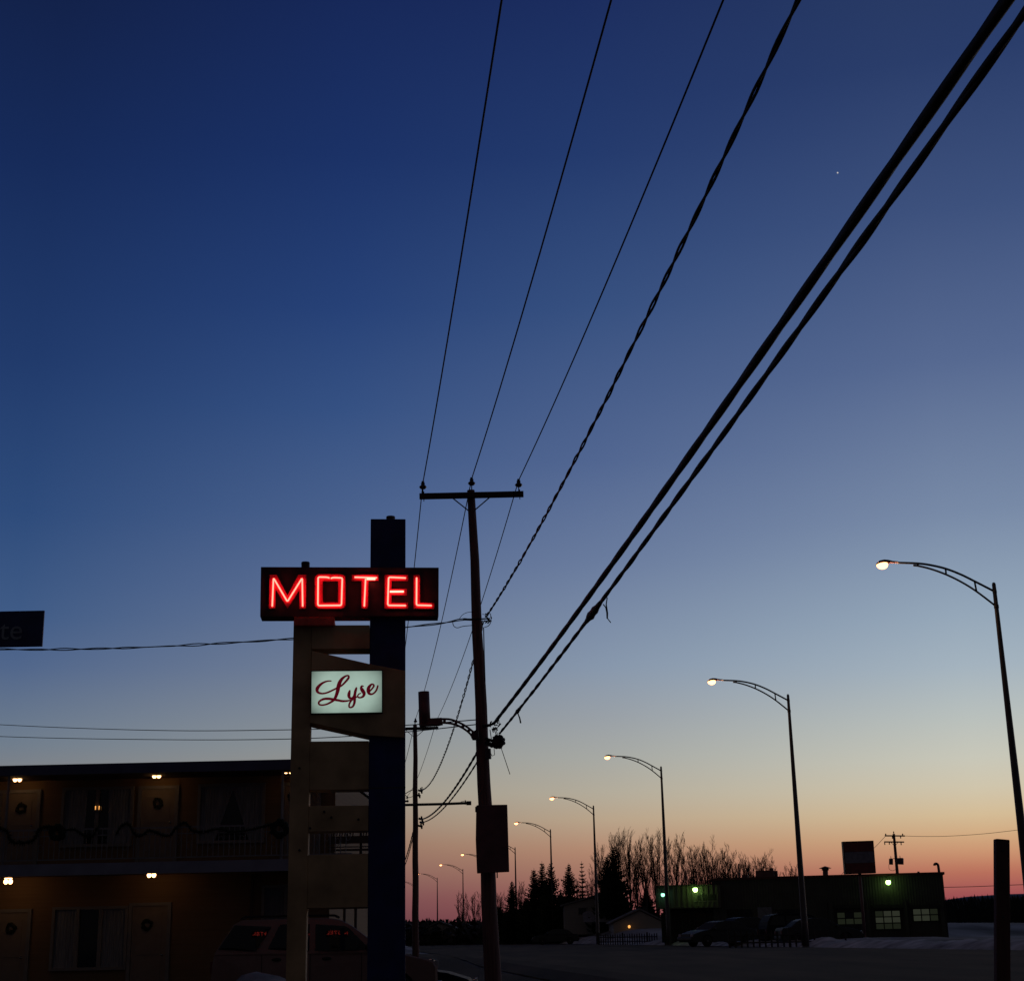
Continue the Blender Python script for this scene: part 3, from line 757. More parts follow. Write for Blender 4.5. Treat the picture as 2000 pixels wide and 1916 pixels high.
# name panel board
lyse = thing
mb = MB(); SP.prism(mb, [(609, 1270.5), (722, 1296.5), (792, 1310), (789.5, 1440), (719.6, 1436), (605.5, 1411)], -TH-.06, .05)
nb = obj('name_board', mb, M['sign_tan'], sgn, bevel=.006)
px0 = [(608.8, 1311.2), (745.8, 1310), (745.8, 1390.4), (608.2, 1392.6)]
mb = MB(); SP.prism(mb, [(607, 1309.4), (747.6, 1308.2), (747.6, 1392.2), (606.4, 1394.4)], .049, .085); fr = obj('panel_frame', mb, M['frame_dark'], sgn)
mb = MB(); SP.prism(mb, px0, .06, .092); pn = obj('lit_panel', mb, M['panel'], sgn)
LX, LY, LS = 600, 1300, 12.645
def stroke(mb, pts, d0, inc=.00002):
    P = []
    for i in range(len(pts)-1):
        q = [Vector(pts[max(0, min(len(pts)-1, i+k))]) for k in (-1, 0, 1, 2)]
        for k in range(6):
            t = k/6; P.append(.5*((2*q[1])+(q[2]-q[0])*t+(2*q[0]-5*q[1]+4*q[2]-q[3])*t*t+(3*q[1]-q[0]-3*q[2]+q[3])*t**3))
    P.append(Vector(pts[-1])); d = d0
    L_ = []; R_ = []
    for i, p in enumerate(P):
        t = (P[min(i+1, len(P)-1)]-P[max(i-1, 0)]); t = Vector((t.x, t.y)).normalized(); nn = Vector((-t.y, t.x))*p.z*.58
        d = d0+i*inc
        L_.append(SP.p(LX+(p.x+nn.x)/LS, LY+(p.y+nn.y)/LS, d)); R_.append(SP.p(LX+(p.x-nn.x)/LS, LY+(p.y-nn.y)/LS, d))
    for i in range(len(P)-1): mb.add([L_[i], L_[i+1], R_[i+1], R_[i]], [(0, 1, 2, 3)])
    for e_ in (0, -1):                            # round stroke ends
        p = P[e_]; cpt = [SP.p(LX+(p.x+.5*p.z*math.cos(a_*PI/5))/LS, LY+(p.y+.5*p.z*math.sin(a_*PI/5))/LS, d0-.0004) for a_ in range(10)]
        mb.add(cpt, [tuple(range(10))])
mb = MB(); D0 = .0935
W_ = [[(592,375,28),(500,380,34),(400,415,44),(310,480,60),(250,560,74),(248,630,60),(300,673,46),(390,685,38),(500,660,38),(620,607,38),(720,556,38),(850,488,40),(960,380,46),(1020,300,50),(1022,252,40),(985,243,36),(920,272,46),(850,335,66),(800,420,82),(770,520,86),(752,620,80),(722,720,70),(688,800,62),(640,860,50),(560,912,44),(470,952,38),(370,970,36),(300,955,38),(285,905,42),(340,850,46),(430,817,52),(540,815,56),(650,832,56),(760,852,52),(870,872,48),(980,868,40),(1070,848,28)],
 [(1053,612,36),(1035,680,66),(1030,750,66),(1065,802,54),(1120,785,36),(1165,720,46),(1190,630,60),(1216,545,42)],
 [(1194,620,50),(1172,740,66),(1172,830,60),(1164,920,54),(1130,1000,44),(1070,1030,36),(1035,1008,38),(1042,940,40),(1085,865,40),(1160,800,36),(1245,758,30)],
 [(1390,505,24),(1350,502,40),(1335,550,62),(1365,610,82),(1405,680,72),(1385,750,54),(1320,785,38),(1262,778,36),(1248,738,30),(1280,695,28),(1325,680,24)],
 [(1530,640,40),(1600,570,36),(1645,500,42),(1630,460,36),(1580,465,46),(1520,540,72),(1508,620,76),(1530,682,60),(1590,702,42),(1660,665,38),(1715,590,40),(1745,492,36)]]
for i, s_ in enumerate(W_): stroke(mb, s_, D0+i*.0012)
obj('script_lettering', mb, M['script'], pn)

# ------------------------------------------------------------------ motel
MW = Plane(300, 37.5, R(-1))                     # wall plane
mot = thing('motel_building', 'long two storey motel with a balcony and lit lamps behind the sign', 'building', (MW.o.x, 37.5, 0))
uE, _ = MW.uz(655, 1560, 0); uW = MW.uz(0, 1600, 0)[0]-9
zroof = MW.uz(300, 1508, 0)[1]; OV = 1.45
zrt = MW.uz(280, 1489, OV)[1]; zrb = MW.uz(280, 1509, OV)[1]
zbt = MW.uz(280, 1683, OV)[1]; zbb = MW.uz(280, 1706, OV)[1]
mb = MB(); MW.rect(mb, uW, uE, zbb+.1, zrb+.02, -9, 0); o = obj('upper_wall', mb, M['stucco'], mot)
mb = MB(); uE2 = MW.uz(643, 1780, 0)[0]; MW.rect(mb, uW, uE2, -.3, zbb+.098, -9, 0); obj('lower_wall', mb, M['stucco'], mot)
mb = MB(); MW.rect(mb, uW-.3, uE-.02, zrb+.02, zrb+.10, -.02, OV-.05); obj('soffit', mb, M['soffit'], mot)
mb = MB(); MW.rect(mb, uW-.4, uE+.02, zrb+.101, zrt-.02, -9.5, OV-.05); MW.rect(mb, uW-.4, uE+.03, zrb+.0, zrt, OV-.049, OV); obj('roof', mb, M['fascia_roof'], mot)
mb = MB(); MW.rect(mb, uW-.3, uE-.02, zbb+.04, zbt-.01, .001, OV-.03); obj('balcony_floor', mb, M['soffit'], mot)
mb = MB(); MW.rect(mb, uW-.3, uE+.6, zbb, zbt, OV-.029, OV); obj('balcony_fascia', mb, M['fascia'], mot)
zr0 = zbt+.08
mb = MB(); ra = MW.uz(280, 1616, OV)[1]
for z0, z1 in ((ra-.02, ra+.02), (zr0, zr0+.03), (ra-.16, ra-.135)):
    MW.rect(mb, uW-.3, uE+.6, z0, z1, OV-.07, OV-.04)
u = uW-.3; k = 0
while u < uE+.55:
    MW.rect(mb, u, u+.016, zr0, ra, OV-.063, OV-.047)
    if k % 2 == 0:
        c = MW.w(u+.06, zr0+.28+.12*(k % 4 == 0), OV-.055)
        mb.tube([c+Vector((.05*math.cos(a_*PI/4), 0, .09*math.sin(a_*PI/4))) for a_ in range(9)], .006, 4)
    u += .125; k += 1
obj('railing', mb, M['iron'], mot)
for px in (550, 12, -260):
    u, _ = MW.uz(px, 1560, OV); mb = MB(); MW.rect(mb, u-.025, u+.025, zbt, zrb+.1, OV-.11, OV-.072); obj('post', mb, M['iron'], mot)
def door(x0, x1, ytop, zbot, wx, wy, label=None):
    u0, _ = MW.uz(x0, ytop, .03); u1, _ = MW.uz(x1, ytop, .03); _, zt = MW.uz((x0+x1)/2, ytop, .03)
    mb = MB(); MW.rect(mb, u0, u1, zbot, zt, .002, .045)
    MW.rect(mb, u0+.12, u1-.12, zbot+.2, zbot+.85, .046, .055); MW.rect(mb, u0+.12, u1-.12, zbot+1.0, zt-.16, .046, .055)
    d_ = obj('door', mb, M['door'], mot, bevel=.004)
    mb = MB()
    MW.rect(mb, u0-.09, u0-.004, zbot, zt+.085, .003, .07); MW.rect(mb, u1+.004, u1+.09, zbot, zt+.085, .003, .07); MW.rect(mb, u0-.003, u1+.003, zt+.004, zt+.085, .003, .07)
    obj('door_frame', mb, M['trim'], d_)
    mb = MB(); c = MW.w(u1-.09, zbot+1.0, .085); mb.ball(c, .03, .03, .03, 8, 6); obj('door_knob', mb, M['chrome'], d_, True)
    mb = MB(); c = Vector(MW.p(wx, wy, .075)); rg = random.Random(int(wx))
    for q in range(22):
        a_ = 2*PI*q/22; p = c+Vector((.095*math.cos(a_), 0, .095*math.sin(a_)))
        mb.ball(p+Vector((rg.uniform(-.02, .02), 0, rg.uniform(-.02, .02))), rg.uniform(.025, .05), .03, rg.uniform(.025, .05), 6, 4)
    w_ = obj('wreath', mb, M['garland']); return w_
def window(x0, y0, x1, y1, mull, opening):
    u0, z1 = MW.uz(x0, y0, .03); u1, z0 = MW.uz(x1, y1, .03)
    mb = MB(); t = .07
    MW.rect(mb, u0, u1, z1-t, z1, .002, .08); MW.rect(mb, u0, u1, z0, z0+t, .002, .08)
    MW.rect(mb, u0, u0+t, z0+t+.002, z1-t-.002, .002, .08); MW.rect(mb, u1-t, u1, z0+t+.002, z1-t-.002, .002, .08)
    for m_ in mull:
        um = u0+(u1-u0)*m_; MW.rect(mb, um-.045, um+.045, z0+t+.002, z1-t-.002, .002, .075)
    w_ = obj('window', mb, M['trim'], mot)
    mb = MB(); MW.rect(mb, u0+t, u1-t, z0+t, z1-t, .004, .012); obj('pane', mb, M['glass'], w_)
    mb = MB(); n = 44
    for i in range(n):                           # gathered cloth with an opening in the middle
        f0 = i/n; f1 = (i+1)/n
        def zo(f): 
            if opening == 'tri':
                return z0+t+(z1-z0-2*t)*max(0, 1-abs(f-.52)/.27)*.95
            if opening == 'slit': return z1 if abs(f-.5) < .16 else z0+t
            return z0+t
        b0, b1 = zo(f0), zo(f1)
        if b0 >= z1-t and b1 >= z1-t: continue
        ua = u0+t+(u1-u0-2*t)*f0; ub = u0+t+(u1-u0-2*t)*f1
        da = .02+.012*(i % 2); db = .02+.012*((i+1) % 2)
        mb.add([MW.w(ua, min(b0, z1-t), da), MW.w(ub, min(b1, z1-t), db), MW.w(ub, z1-t, db), MW.w(ua, z1-t, da)], [(0, 1, 2, 3)])
    obj('curtain', mb, M['curtain'], w_)
zfl = zbt
ws = [door(6, 74, 1549, zfl, 41.4, 1578), door(278, 343, 1541, zfl, 308, 1568), door(557, 620, 1534, zfl, 572, 1556), door(-8, 55, 1782, .12, 20.7, 1812), door(260, 328, 1769, .12, 287, 1805)]
for w_, lb in zip(ws, ['wreath on the left upper door beside the left lit lamp', 'wreath on the second upper door below the middle lamp', 'wreath on the upper door next to the sign column', 'wreath on the ground floor door at the left edge', 'wreath on the ground floor door right of the triple window']):
    tag(w_, 'dark round '+lb, 'wreath', 'door wreaths')
window(123, 1538, 257, 1652, [.5], 'slit'); window(388, 1531, 516, 1645, [], 'tri'); window(103.6, 1771, 245.6, 1893, [.34, .64], 'slit'); window(512, 1728, 560, 1800, [], '')
window(-190, 1545, -60, 1660, [.5], ''); 
mb = MB(); p = MW.uz(491, 1780, .06)[0]; MW.rect(mb, p-.03, p+.03, 0, zbb, .02, .08); obj('downpipe', mb, M['soffit'], mot)
# extra deck with lattice and rails at the right end, seen through the sign
dk = MW
mb = MB()
def dbar(y0, y1, x0=640, x1=760): dk.prect(mb, x0, y0, x1, y1, .25, .31)
dbar(1632, 1646.5); dbar(1652, 1654); dbar(1657, 1661); dbar(1667, 1690)
for x in (704.5, 746): dk.prect(mb, x-2.5, 1624, x+2.5, 1700, .2, .245)
obj('deck_railing', mb, M['soffit'], mot); mb = MB()
for k in range(22): 
    x = 646+k*5.2
    if k in (9, 10): continue
    dk.prism(mb, [(x, 1632), (x+2.2, 1632), (x+3.6, 1622), (x+1.4, 1622)], .26, .3)
dbar(1619, 1623.5)
obj('lattice', mb, M['soffit'], mot); mb = MB()
dbar(1766, 1774, 640, 760)
obj('beam', mb, M['soffit'], mot)
mb = MB()
for x in (672, 694, 736): dk.prect(mb, x-2.5, 1690, x+2.5, 1950, .2, .3)
dk.prect(mb, 640, 1690, 760, 1704, -1, .31)
obj('deck', mb, M['soffit'], mot)
# garlands on the railing
def garland(P, r, label, seed):
    rg = random.Random(seed); mb = MB(); path = smooth_path([MW.p(x, y, OV+.03) for x, y in P], 9)
    for p in path:
        for k in range(7):
            v = Vector((rg.gauss(0, 1), rg.gauss(0, .6), rg.gauss(0, 1))).normalized()*r*rg.uniform(.8, 2.4)
            s = v.orthogonal().normalized()*r*.3
            mb.add([p-s, p+s, p+v], [(0, 1, 2)])
    for a_, b_ in zip(path, path[1:]): mb.tube([a_, b_], r*.5, 5, False)
    tag(obj('garland', mb, M['garland']), label, 'garland', 'garlands on the balcony railing')
garland([(-20, 1612), (12, 1622), (20, 1640), (40, 1646), (65, 1640), (75, 1622), (88, 1614), (110, 1618), (120, 1634)], .05, 'dark garland looped on the railing below the left door', 1)
garland([(125, 1622), (145, 1620), (165, 1630), (180, 1632), (190, 1616)], .04, 'dark garland on the railing below the curtained window', 2)
garland([(228, 1628), (238, 1612), (252, 1610), (262, 1628), (275, 1632), (292, 1622), (310, 1628), (330, 1632), (345, 1615), (362, 1606), (376, 1622), (395, 1624)], .04, 'wavy dark garland on the railing below the second door', 3)
garland([(400, 1624), (430, 1618), (450, 1624), (490, 1620), (520, 1612), (536, 1608)], .04, 'long dark garland on the railing below the triangle curtain', 4)
for (x, y, r, lb) in ((112, 1626, .17, 'big dark wreath hung on the balcony railing at left'), (546, 1618, .19, 'big dark wreath hung on the balcony railing beside the sign')):
    mb = MB(); c = MW.p(x, y, OV+.05); rg = random.Random(int(x))
    for q in range(40):
        a_ = 2*PI*q/40; p = c+Vector((r*.8*math.cos(a_), 0, r*.8*math.sin(a_)))
        mb.ball(p+Vector((rg.uniform(-.03, .03), rg.uniform(-.02, .02), rg.uniform(-.03, .03))), .06, .045, .06, 6, 4)
    tag(obj('wreath', mb, M['garland']), lb, 'wreath', 'railing wreaths')
# lamps
def porch(px, py, ceil_z, label, d=.55):
    c = MW.p(px, py, d); t = thing('porch_lamp', label, 'lamp', c, 'lit lamps under the motel eaves')
    mb = MB(); mb.lathe(c+Vector((0, 0, .075)), [(.02, 0), (.09, 0), (.095, .03), (.03, .045), (.02, max(.06, ceil_z-c.z-.075))], 14); obj('mount', mb, M['sheet'], t, True)
    for s in (-1, 1):
        mb = MB(); mb.ball(c+Vector((s*.055, 0, -.01)), .052, .05, .06, 12, 8); obj('bulb', mb, M['bulb'], t, True)
    mb = MB(); mb.lathe(c+Vector((0, 0, .058)), [(.085, 0), (.09, .012), (.085, .015)], 14); obj('lit_ring', mb, M['bulb'], t)
porch(34, 1521, zrb+.06, 'lit double lamp under the roof at the left edge of the motel')
porch(306, 1514, zrb+.06, 'lit double lamp under the roof at the middle of the balcony')
porch(563, 1505, zrb+.06, 'lit lamp under the roof right beside the sign column')
porch(16, 1720.5, zbb+.08, 'lit lamp under the balcony at the left edge', .9)
porch(296, 1707.5, zbb+.08, 'lit lamp under the balcony above the ground floor door', .9)
mb = MB()
c = MW.p(190, 1577, .10)
for s in (-1, 1): mb.tube([c+Vector((s*.045, 0, -.05)), c+Vector((s*.045, 0, .04))], [.008, .012], 8)
cl = thing('candle_lamp', 'small lit two-candle lamp in the upper motel window', 'lamp', c)
obj('flames', mb, M['bulb_far'], cl, True)
mb = MB(); mb.box(c.x-.09, c.x+.09, c.y-.02, c.y+.02, c.z-.09, c.z-.05); obj('holder', mb, M['trim'], cl)

# ------------------------------------------------------------------ vehicles
def arch(cxw, r, z0, n=9): return [(cxw+r*math.cos(PI-PI*k/n), z0+r*math.sin(PI-PI*k/n)) for k in range(n+1)]
def vehicle(name, label, Lc, hw, belt, lower, green, wins, wheels, wr, paint, tumble, group=None, detail=True, rails=False):
    """lower: top outline of the lower body from rear to front (x,z); green: greenhouse outline; x forward"""
    t = thing(name, label, 'car', (0, 0, 0), group)
    zs = .26
    bot = [(Lc, zs)]
    for wx in sorted(wheels, reverse=True): bot += list(reversed(arch(wx, wr*1.16, wr)))
    bot = [(Lc-.03, zs)]+[q for wx in sorted(wheels, reverse=True) for q in ([(wx+wr*1.16, zs)]+list(reversed(arch(wx, wr*1.16, wr)))+[(wx-wr*1.16, zs)])]+[(.03, zs)]
    prof = list(lower)+bot
    mb = MB()
    rings = []
    for yv, ins in ((-hw, .05), (-hw+.04, .0), (-hw*.5, -.0), (hw*.5, -.0), (hw-.04, .0), (hw, .05)):
        ring = []
        for x, z in prof:
            xx = x+(ins if x < Lc*.5 else -ins)*(1 if (x < .15 or x > Lc-.15) else 0)
            taper = .06*ss(Lc*.72, Lc, x)+.04*(1-ss(0, Lc*.2, x))
            ring.append(Vector((xx, yv*(1-taper), z-(ins*.5 if z > belt-.25 else 0))))
        rings.append(ring)
    n = len(prof)
    for i in range(len(rings)-1):
        mb.add(rings[i]+rings[i+1], [(k, (k+1) % n, n+(k+1) % n, n+k) for k in range(n)])
    mb.add(rings[0], [tuple(range(n))[::-1]]); mb.add(rings[-1], [tuple(range(n))])
    def side(x, z, s, off=0): return Vector((x, s*(hw-.035-(z-belt)*tumble+off), z))
    zmin = belt-.03
    ga = [side(x, z, -1) for x, z in green]; gb = [side(x, z, 1) for x, z in green]
    mb.hexa(ga, gb)
    obj('body', mb, paint, t, bevel=.02)
    for s in (-1, 1):
        for w_ in wins:
            mb = MB(); a_ = [side(x, z, s, .004) for x, z in w_]; b_ = [side(x, z, s, .010) for x, z in w_]
            if not rails: mb.hexa(a_, b_)
            else:                                    # gently curved panes
                z0 = min(q[1] for q in w_); z1 = max(q[1] for q in w_); nr, nc = 12, 14; xm = sum(q[0] for q in w_)/len(w_); zm = (z0+z1)/2
                hx = (max(q[0] for q in w_)-min(q[0] for q in w_))/2; hz = (z1-z0)/2; top_ = hx*hx/6.4+hz*hz/5.6
                for r_ in range(nr+1):
                    z = z0+(z1-z0)*min(.9999, max(.0001, r_/nr)); X_ = []
                    for k_ in range(len(w_)):
                        (xa_, za_), (xb_, zb_) = w_[k_], w_[(k_+1) % len(w_)]
                        if (za_-z)*(zb_-z) < 0: X_.append(xa_+(xb_-xa_)*(z-za_)/(zb_-za_))
                    x0_, x1_ = (min(X_), max(X_)) if X_ else (xm, xm)
                    for c_ in range(nc+1):
                        x = x0_+(x1_-x0_)*c_/nc; mb.v.append(side(x, z, s, .006+max(0, top_-(x-xm)**2/6.4-(z-zm)**2/5.6)))
                for r_ in range(nr):
                    for c_ in range(nc): k_ = r_*(nc+1)+c_; mb.f.append((k_, k_+1, k_+nc+2, k_+nc+1))
                obj('side_window', mb, M['glass'], t, True); continue
            obj('side_window', mb, M['glass'], t)
    # windscreen and rear glass follow the greenhouse ends
    gx = sorted(green, key=lambda p: p[1])
    fr = [p for p in green if p[0] > Lc*.35]; re_ = [p for p in green if p[0] <= Lc*.35]
    fb = max(fr, key=lambda p: p[0]); ft = max([p for p in green if p[1] > belt+.3], key=lambda p: p[0])
    rb = min(re_ or green, key=lambda p: p[0]); rt = min([p for p in green if p[1] > belt+.3], key=lambda p: p[0])
    for nm, a2, b2, sg2 in (('windscreen', fb, ft, 1), ('rear_window', rb, rt, -1)):
        dx, dz = b2[0]-a2[0], b2[1]-a2[1]; ln = math.hypot(dx, dz); nx_, nz_ = (dz/ln*sg2 if sg2 > 0 else -dz/ln), abs(dx)/ln
        nx_ = abs(dz)/ln*sg2
        A_ = (a2[0]+dx*.1, a2[1]+dz*.1); B_ = (a2[0]+dx*.9, a2[1]+dz*.9)
        q = []
        for off in (.003, .009):
            q.append([Vector((A_[0]+nx_*off, -(hw-.12), A_[1]+nz_*off)), Vector((A_[0]+nx_*off, hw-.12, A_[1]+nz_*off)), Vector((B_[0]+nx_*off, hw-.12-(B_[1]-belt)*tumble, B_[1]+nz_*off)), Vector((B_[0]+nx_*off, -(hw-.12-(B_[1]-belt)*tumble), B_[1]+nz_*off))])
        mb = MB(); mb.hexa(q[0], q[1]); obj(nm, mb, M['windscreen'], t)
    for wx in wheels:
        for s in (-1, 1):
            mb = MB(); ax = Vector((0, s, 0)); base = Vector((wx, s*(hw-.2), wr))
            mb.lathe(base, [(wr*.6, 0), (wr*.95, .01), (wr, .04), (wr, .16), (wr*.95, .19), (wr*.62, .2)], 22, ax); w_ = obj('wheel', mb, M['rubber'], t, True)
            mb = MB(); mb.lathe(base, [(wr*.62, .17), (wr*.6, .195), (wr*.2, .18), (wr*.15, .205), (.01, .207)], 16, ax); obj('rim', mb, M['rim'], w_, True)
    zf = belt-.28
    for s in (-1, 1):
        mb = MB(); y0 = s*(hw*.62); mb.box(Lc-.06, Lc+.012, min(y0, y0+s*.28*hw), max(y0, y0+s*.28*hw), zf-.09, zf+.06); obj('headlight', mb, M['headlight'], t, bevel=.01)
        mb = MB(); mb.box(-.012, .05, min(s*hw*.7, s*hw*.92), max(s*hw*.7, s*hw*.92), zf-.12, zf+.12); obj('tail_light', mb, M['sign_red'], t)
    mb = MB(); mb.box(Lc-.02, Lc+.015, -hw*.55, hw*.55, zf-.1, zf+.07); obj('grille', mb, M['black_trim'], t)
    for x in (Lc-.05, -.07):
        mb = MB(); mb.box(x, x+.14, -hw*.94, hw*.94, .36, .56); obj('bumper', mb, M['black_trim'] if not detail else M['chrome'], t, bevel=.04)
    for s in (-1, 1):
        mb = MB(); c = side(fb[0]-.32, belt+.06, s, .1); mb.ball(c, .07, .11, .09, 8, 6); obj('mirror', mb, M['black_trim'], t, True)
    if rails:
        for s in (-1, 1):
            mb = MB(); z = max(p[1] for p in green)
            xs_ = [.55, .65, 1.6, 2.5, 2.6]
            mb.tube([side(x, z, s, -.08)+Vector((0, 0, dz)) for x, dz in zip(xs_, (0, .05, .06, .05, 0))], .016, 6); obj('roof_rail', mb, M['black_trim'], t)
            for x in (1.32, 2.34):
                mb = MB(); c = Vector((x, s*(hw+.005), belt-.14)); mb.ball(c, .1, .02, .035, 10, 6); obj('door_handle', mb, M['black_trim'], t, True)
        for x in (1.02, 2.0, 3.05):
            for s in (-1, 1):
                mb = MB(); mb.box(x-.006, x+.006, s*hw-.004 if s < 0 else s*hw, s*hw if s < 0 else s*hw+.004, .42, belt-.04); obj('door_gap', mb, M['black_trim'], t)
    return t
Lr = 4.62
suv = vehicle('parked_suv', 'reddish boxy SUV parked behind the motel sign, facing right', Lr, .89, 1.18,
    [(.0, .5), (.02, .95), (.06, 1.16), (3.52, 1.17), (3.9, 1.1), (4.35, 1.0), (4.56, .94), (4.62, .82), (4.62, .45)],
    [(.05, 1.14), (.1, 1.24), (.42, 1.74), (.6, 1.83), (2.3, 1.85), (2.62, 1.80), (2.85, 1.68), (3.5, 1.2), (3.52, 1.14)],
    [[(.12, 1.24), (.9, 1.22), (1.22, 1.72), (.45, 1.73)], [(1.12, 1.21), (1.98, 1.2), (1.98, 1.73), (1.37, 1.73)], [(2.1, 1.2), (3.22, 1.2), (2.78, 1.64), (2.6, 1.71), (2.1, 1.72)]],
    [.82, 3.75], .36, M['car_red'], .31, rails=True)
p = at(405, 1850, 32.1)
suv.location = (p.x, 32.8, -.03); suv.rotation_euler = (0, 0, R(7.5))
SED = dict(Lc=4.4, hw=.86, belt=.93,
    lower=[(.0, .45), (.02, .8), (.1, .93), (.5, .96), (3.2, .95), (3.8, .86), (4.25, .72), (4.38, .6), (4.4, .4)],
    green=[(.45, .9), (.95, 1.28), (1.25, 1.38), (2.1, 1.42), (2.55, 1.36), (3.3, .92), (3.3, .9)],
    wins=[[(.95, .97), (1.75, .97), (1.75, 1.33), (1.25, 1.32), (1.05, 1.22)], [(1.83, .97), (2.95, .97), (2.5, 1.3), (1.83, 1.34)]],
    wheels=[.8, 3.45], wr=.31, tumble=.36)
sd = vehicle('parked_sedan', 'low dark car nose showing past the SUV at the bottom edge', paint=M['car_dark'], group=None, **SED)
sd.location = (at(912, 1900, 28.3).x-4.4, 28.9+5.2, -.2)
# the parked cars across the road
c1 = vehicle('parked_sedan', 'grey sedan facing right in front of the garage', paint=M['car_grey'], group='cars parked at the garage', detail=False, **SED)
def ground_at(x, y): return gz(x, y)
def place(o, px, Y, rz, label=None, dz=.0):
    p = at(px, 1840, Y); o.location = (p.x, Y, gz(p.x, Y)+dz); o.rotation_euler = (0, 0, rz)
    if label: o['label'] = label
place(c1, 1521, 84, R(4))
c2 = copy_tree(c1); place(c2, 1466, 92, R(205), 'dark sedan facing left at the left end of the garage')
c3 = copy_tree(c1); place(c3, 1508, 94, R(200), 'second dark sedan from the left, half behind its neighbour')
van = vehicle('parked_minivan', 'rounded minivan parked just behind the grey sedan', 4.5, .92, 1.05,
    [(.0, .5), (.0, .9), (.06, 1.05), (3.3, 1.05), (3.9, .95), (4.35, .78), (4.48, .6), (4.5, .4)],
    [(.04, 1.02), (.12, 1.3), (.35, 1.62), (.8, 1.72), (2.3, 1.72), (2.75, 1.6), (3.55, 1.05), (3.55, 1.02)],
    [[(.2, 1.1), (1.1, 1.1), (1.1, 1.6), (.45, 1.58)], [(1.2, 1.1), (2.1, 1.1), (2.1, 1.6), (1.2, 1.6)], [(2.2, 1.1), (3.2, 1.1), (2.6, 1.55), (2.2, 1.6)]],
    [.85, 3.6], .33, M['car_dark'], .26, group='cars parked at the garage', detail=False)
place(van, 1490, 88.5, R(8))
snowcar = copy_tree(c1); place(snowcar, 1130, 150, R(180), 'small car under snow in the yard left of the houses')
snowcar['group'] = 'cars in the yard'

# ------------------------------------------------------------------ street lamps
def make_lamp():
    t = thing('street_lamp', '', 'street lamp', (0, 0, 0), 'street lamps along the right side of the road')
    Hh = H_LAMP-.62
    mb = MB(); n = 10
    mb.tube([(0, 0, Hh*i/n) for i in range(n+1)], [.17+(.066-.17)*i/n for i in range(n+1)], 12); mb.lathe((0, 0, Hh), [(.055, -.02), (.06, 0), (.05, .05), (.01, .07)], 12)
    mb.lathe((0, 0, Hh-.78), [(.05, -.08), (.085, -.06), (.085, .06), (.05, .08)], 12); mb.lathe((0, 0, Hh-.26), [(.05, -.06), (.075, -.05), (.075, .05), (.05, .06)], 12)
    mb.lathe((0, 0, 0), [(.2, 0), (.2, .04), (.15, .06), (.145, .5)], 12)
    obj('pole', mb, M['lamp_steel'], t, True)
    up = [(0, -.255), (-.65, .12), (-1.1, .37), (-1.6, .585), (-2.1, .72), (-2.55, .79), (-3.25, .83)]
    lo = [(0, -.78), (-.62, -.24), (-1.1, .1), (-1.6, .375), (-2.1, .58), (-2.53, .70), (-2.7, .72)]
    mb = MB()
    mb.tube(smooth_path([Vector((x, 0, Hh+z)) for x, z in up], 5), .04, 8)
    mb.tube(smooth_path([Vector((x, 0, Hh+z)) for x, z in lo], 5), .036, 8)
    for (a_, b_) in ((1, 1), (3, 3), (5, 5)):
        mb.tube([(up[a_][0], 0, Hh+up[a_][1]), (lo[b_][0], 0, Hh+lo[b_][1])], .032, 6)
    obj('arm', mb, M['lamp_steel'], t, True)
    mb = MB()                                      # cobra head
    prof = [(-3.22, .83, .05, .05), (-3.4, .84, .06, .07), (-3.55, .85, .09, .11), (-3.7, .85, .1, .16), (-3.85, .83, .09, .17), (-3.95, .79, .05, .12), (-3.99, .75, .01, .03)]
    o_ = len(mb.v)
    for x, z, hz, hy in prof:
        for k in range(12): a_ = 2*PI*k/12; mb.v.append(Vector((x, hy*math.cos(a_), Hh+z-.0+max(-.25, math.sin(a_))*hz)))
    for i in range(len(prof)-1):
        for k in range(12): mb.f.append((o_+i*12+k, o_+i*12+(k+1) % 12, o_+(i+1)*12+(k+1) % 12, o_+(i+1)*12+k))
    mb.f.append(tuple(o_+k for k in range(12))); mb.f.append(tuple(o_+(len(prof)-1)*12+k for k in range(12)))
    hd = obj('lamp_head', mb, M['sheet'], t, True)
    mb = MB(); mb.ball((-3.77, 0, Hh+.765), .2, .15, .155, 16, 10); obj('bowl', mb, M['lamp'], hd, True)
    ld = bpy.data.lights.new('lamp_light', 'POINT'); ld.energy = 70; ld.color = (1, .58, .3); ld.shadow_soft_size = .07
    lo_ = bpy.data.objects.new('lamp_light', ld); C.objects.link(lo_); lo_.location = (-3.76, 0, Hh+.52); lo_.parent = t
    return t
proto = make_lamp()
LL = ['nearest and tallest lit street lamp at the right edge', 'second lit street lamp from the right, before the garage', 'third lit street lamp from the right, before the bare trees',
 'fourth lit street lamp from the right, left of the tall spruce', 'fifth street lamp from the right, rising from the twin spruces', 'sixth street lamp from the right, its head hidden by the pole board',
 'seventh street lamp, its pole hidden and head left of the pole board', 'eighth street lamp from the right, over the far bushes', 'ninth street lamp, its head hidden behind the second pole', 'farthest street lamp, showing in the slit beside the sign pillar']
for i, p in enumerate(LAMPS):
    o = proto if i == 0 else copy_tree(proto)
    z = gz(p.x, p.y); o.location = (p.x, p.y, H_LAMP-(H_LAMP-.62)-.62+(.0))
    o.location = (p.x, p.y, .62); o['label'] = LL[i]
    j = max(0, i-1); k = min(len(LAMPS)-1, i+1); t = LAMPS[k]-LAMPS[j]; o.rotation_euler = (0, 0, 0)

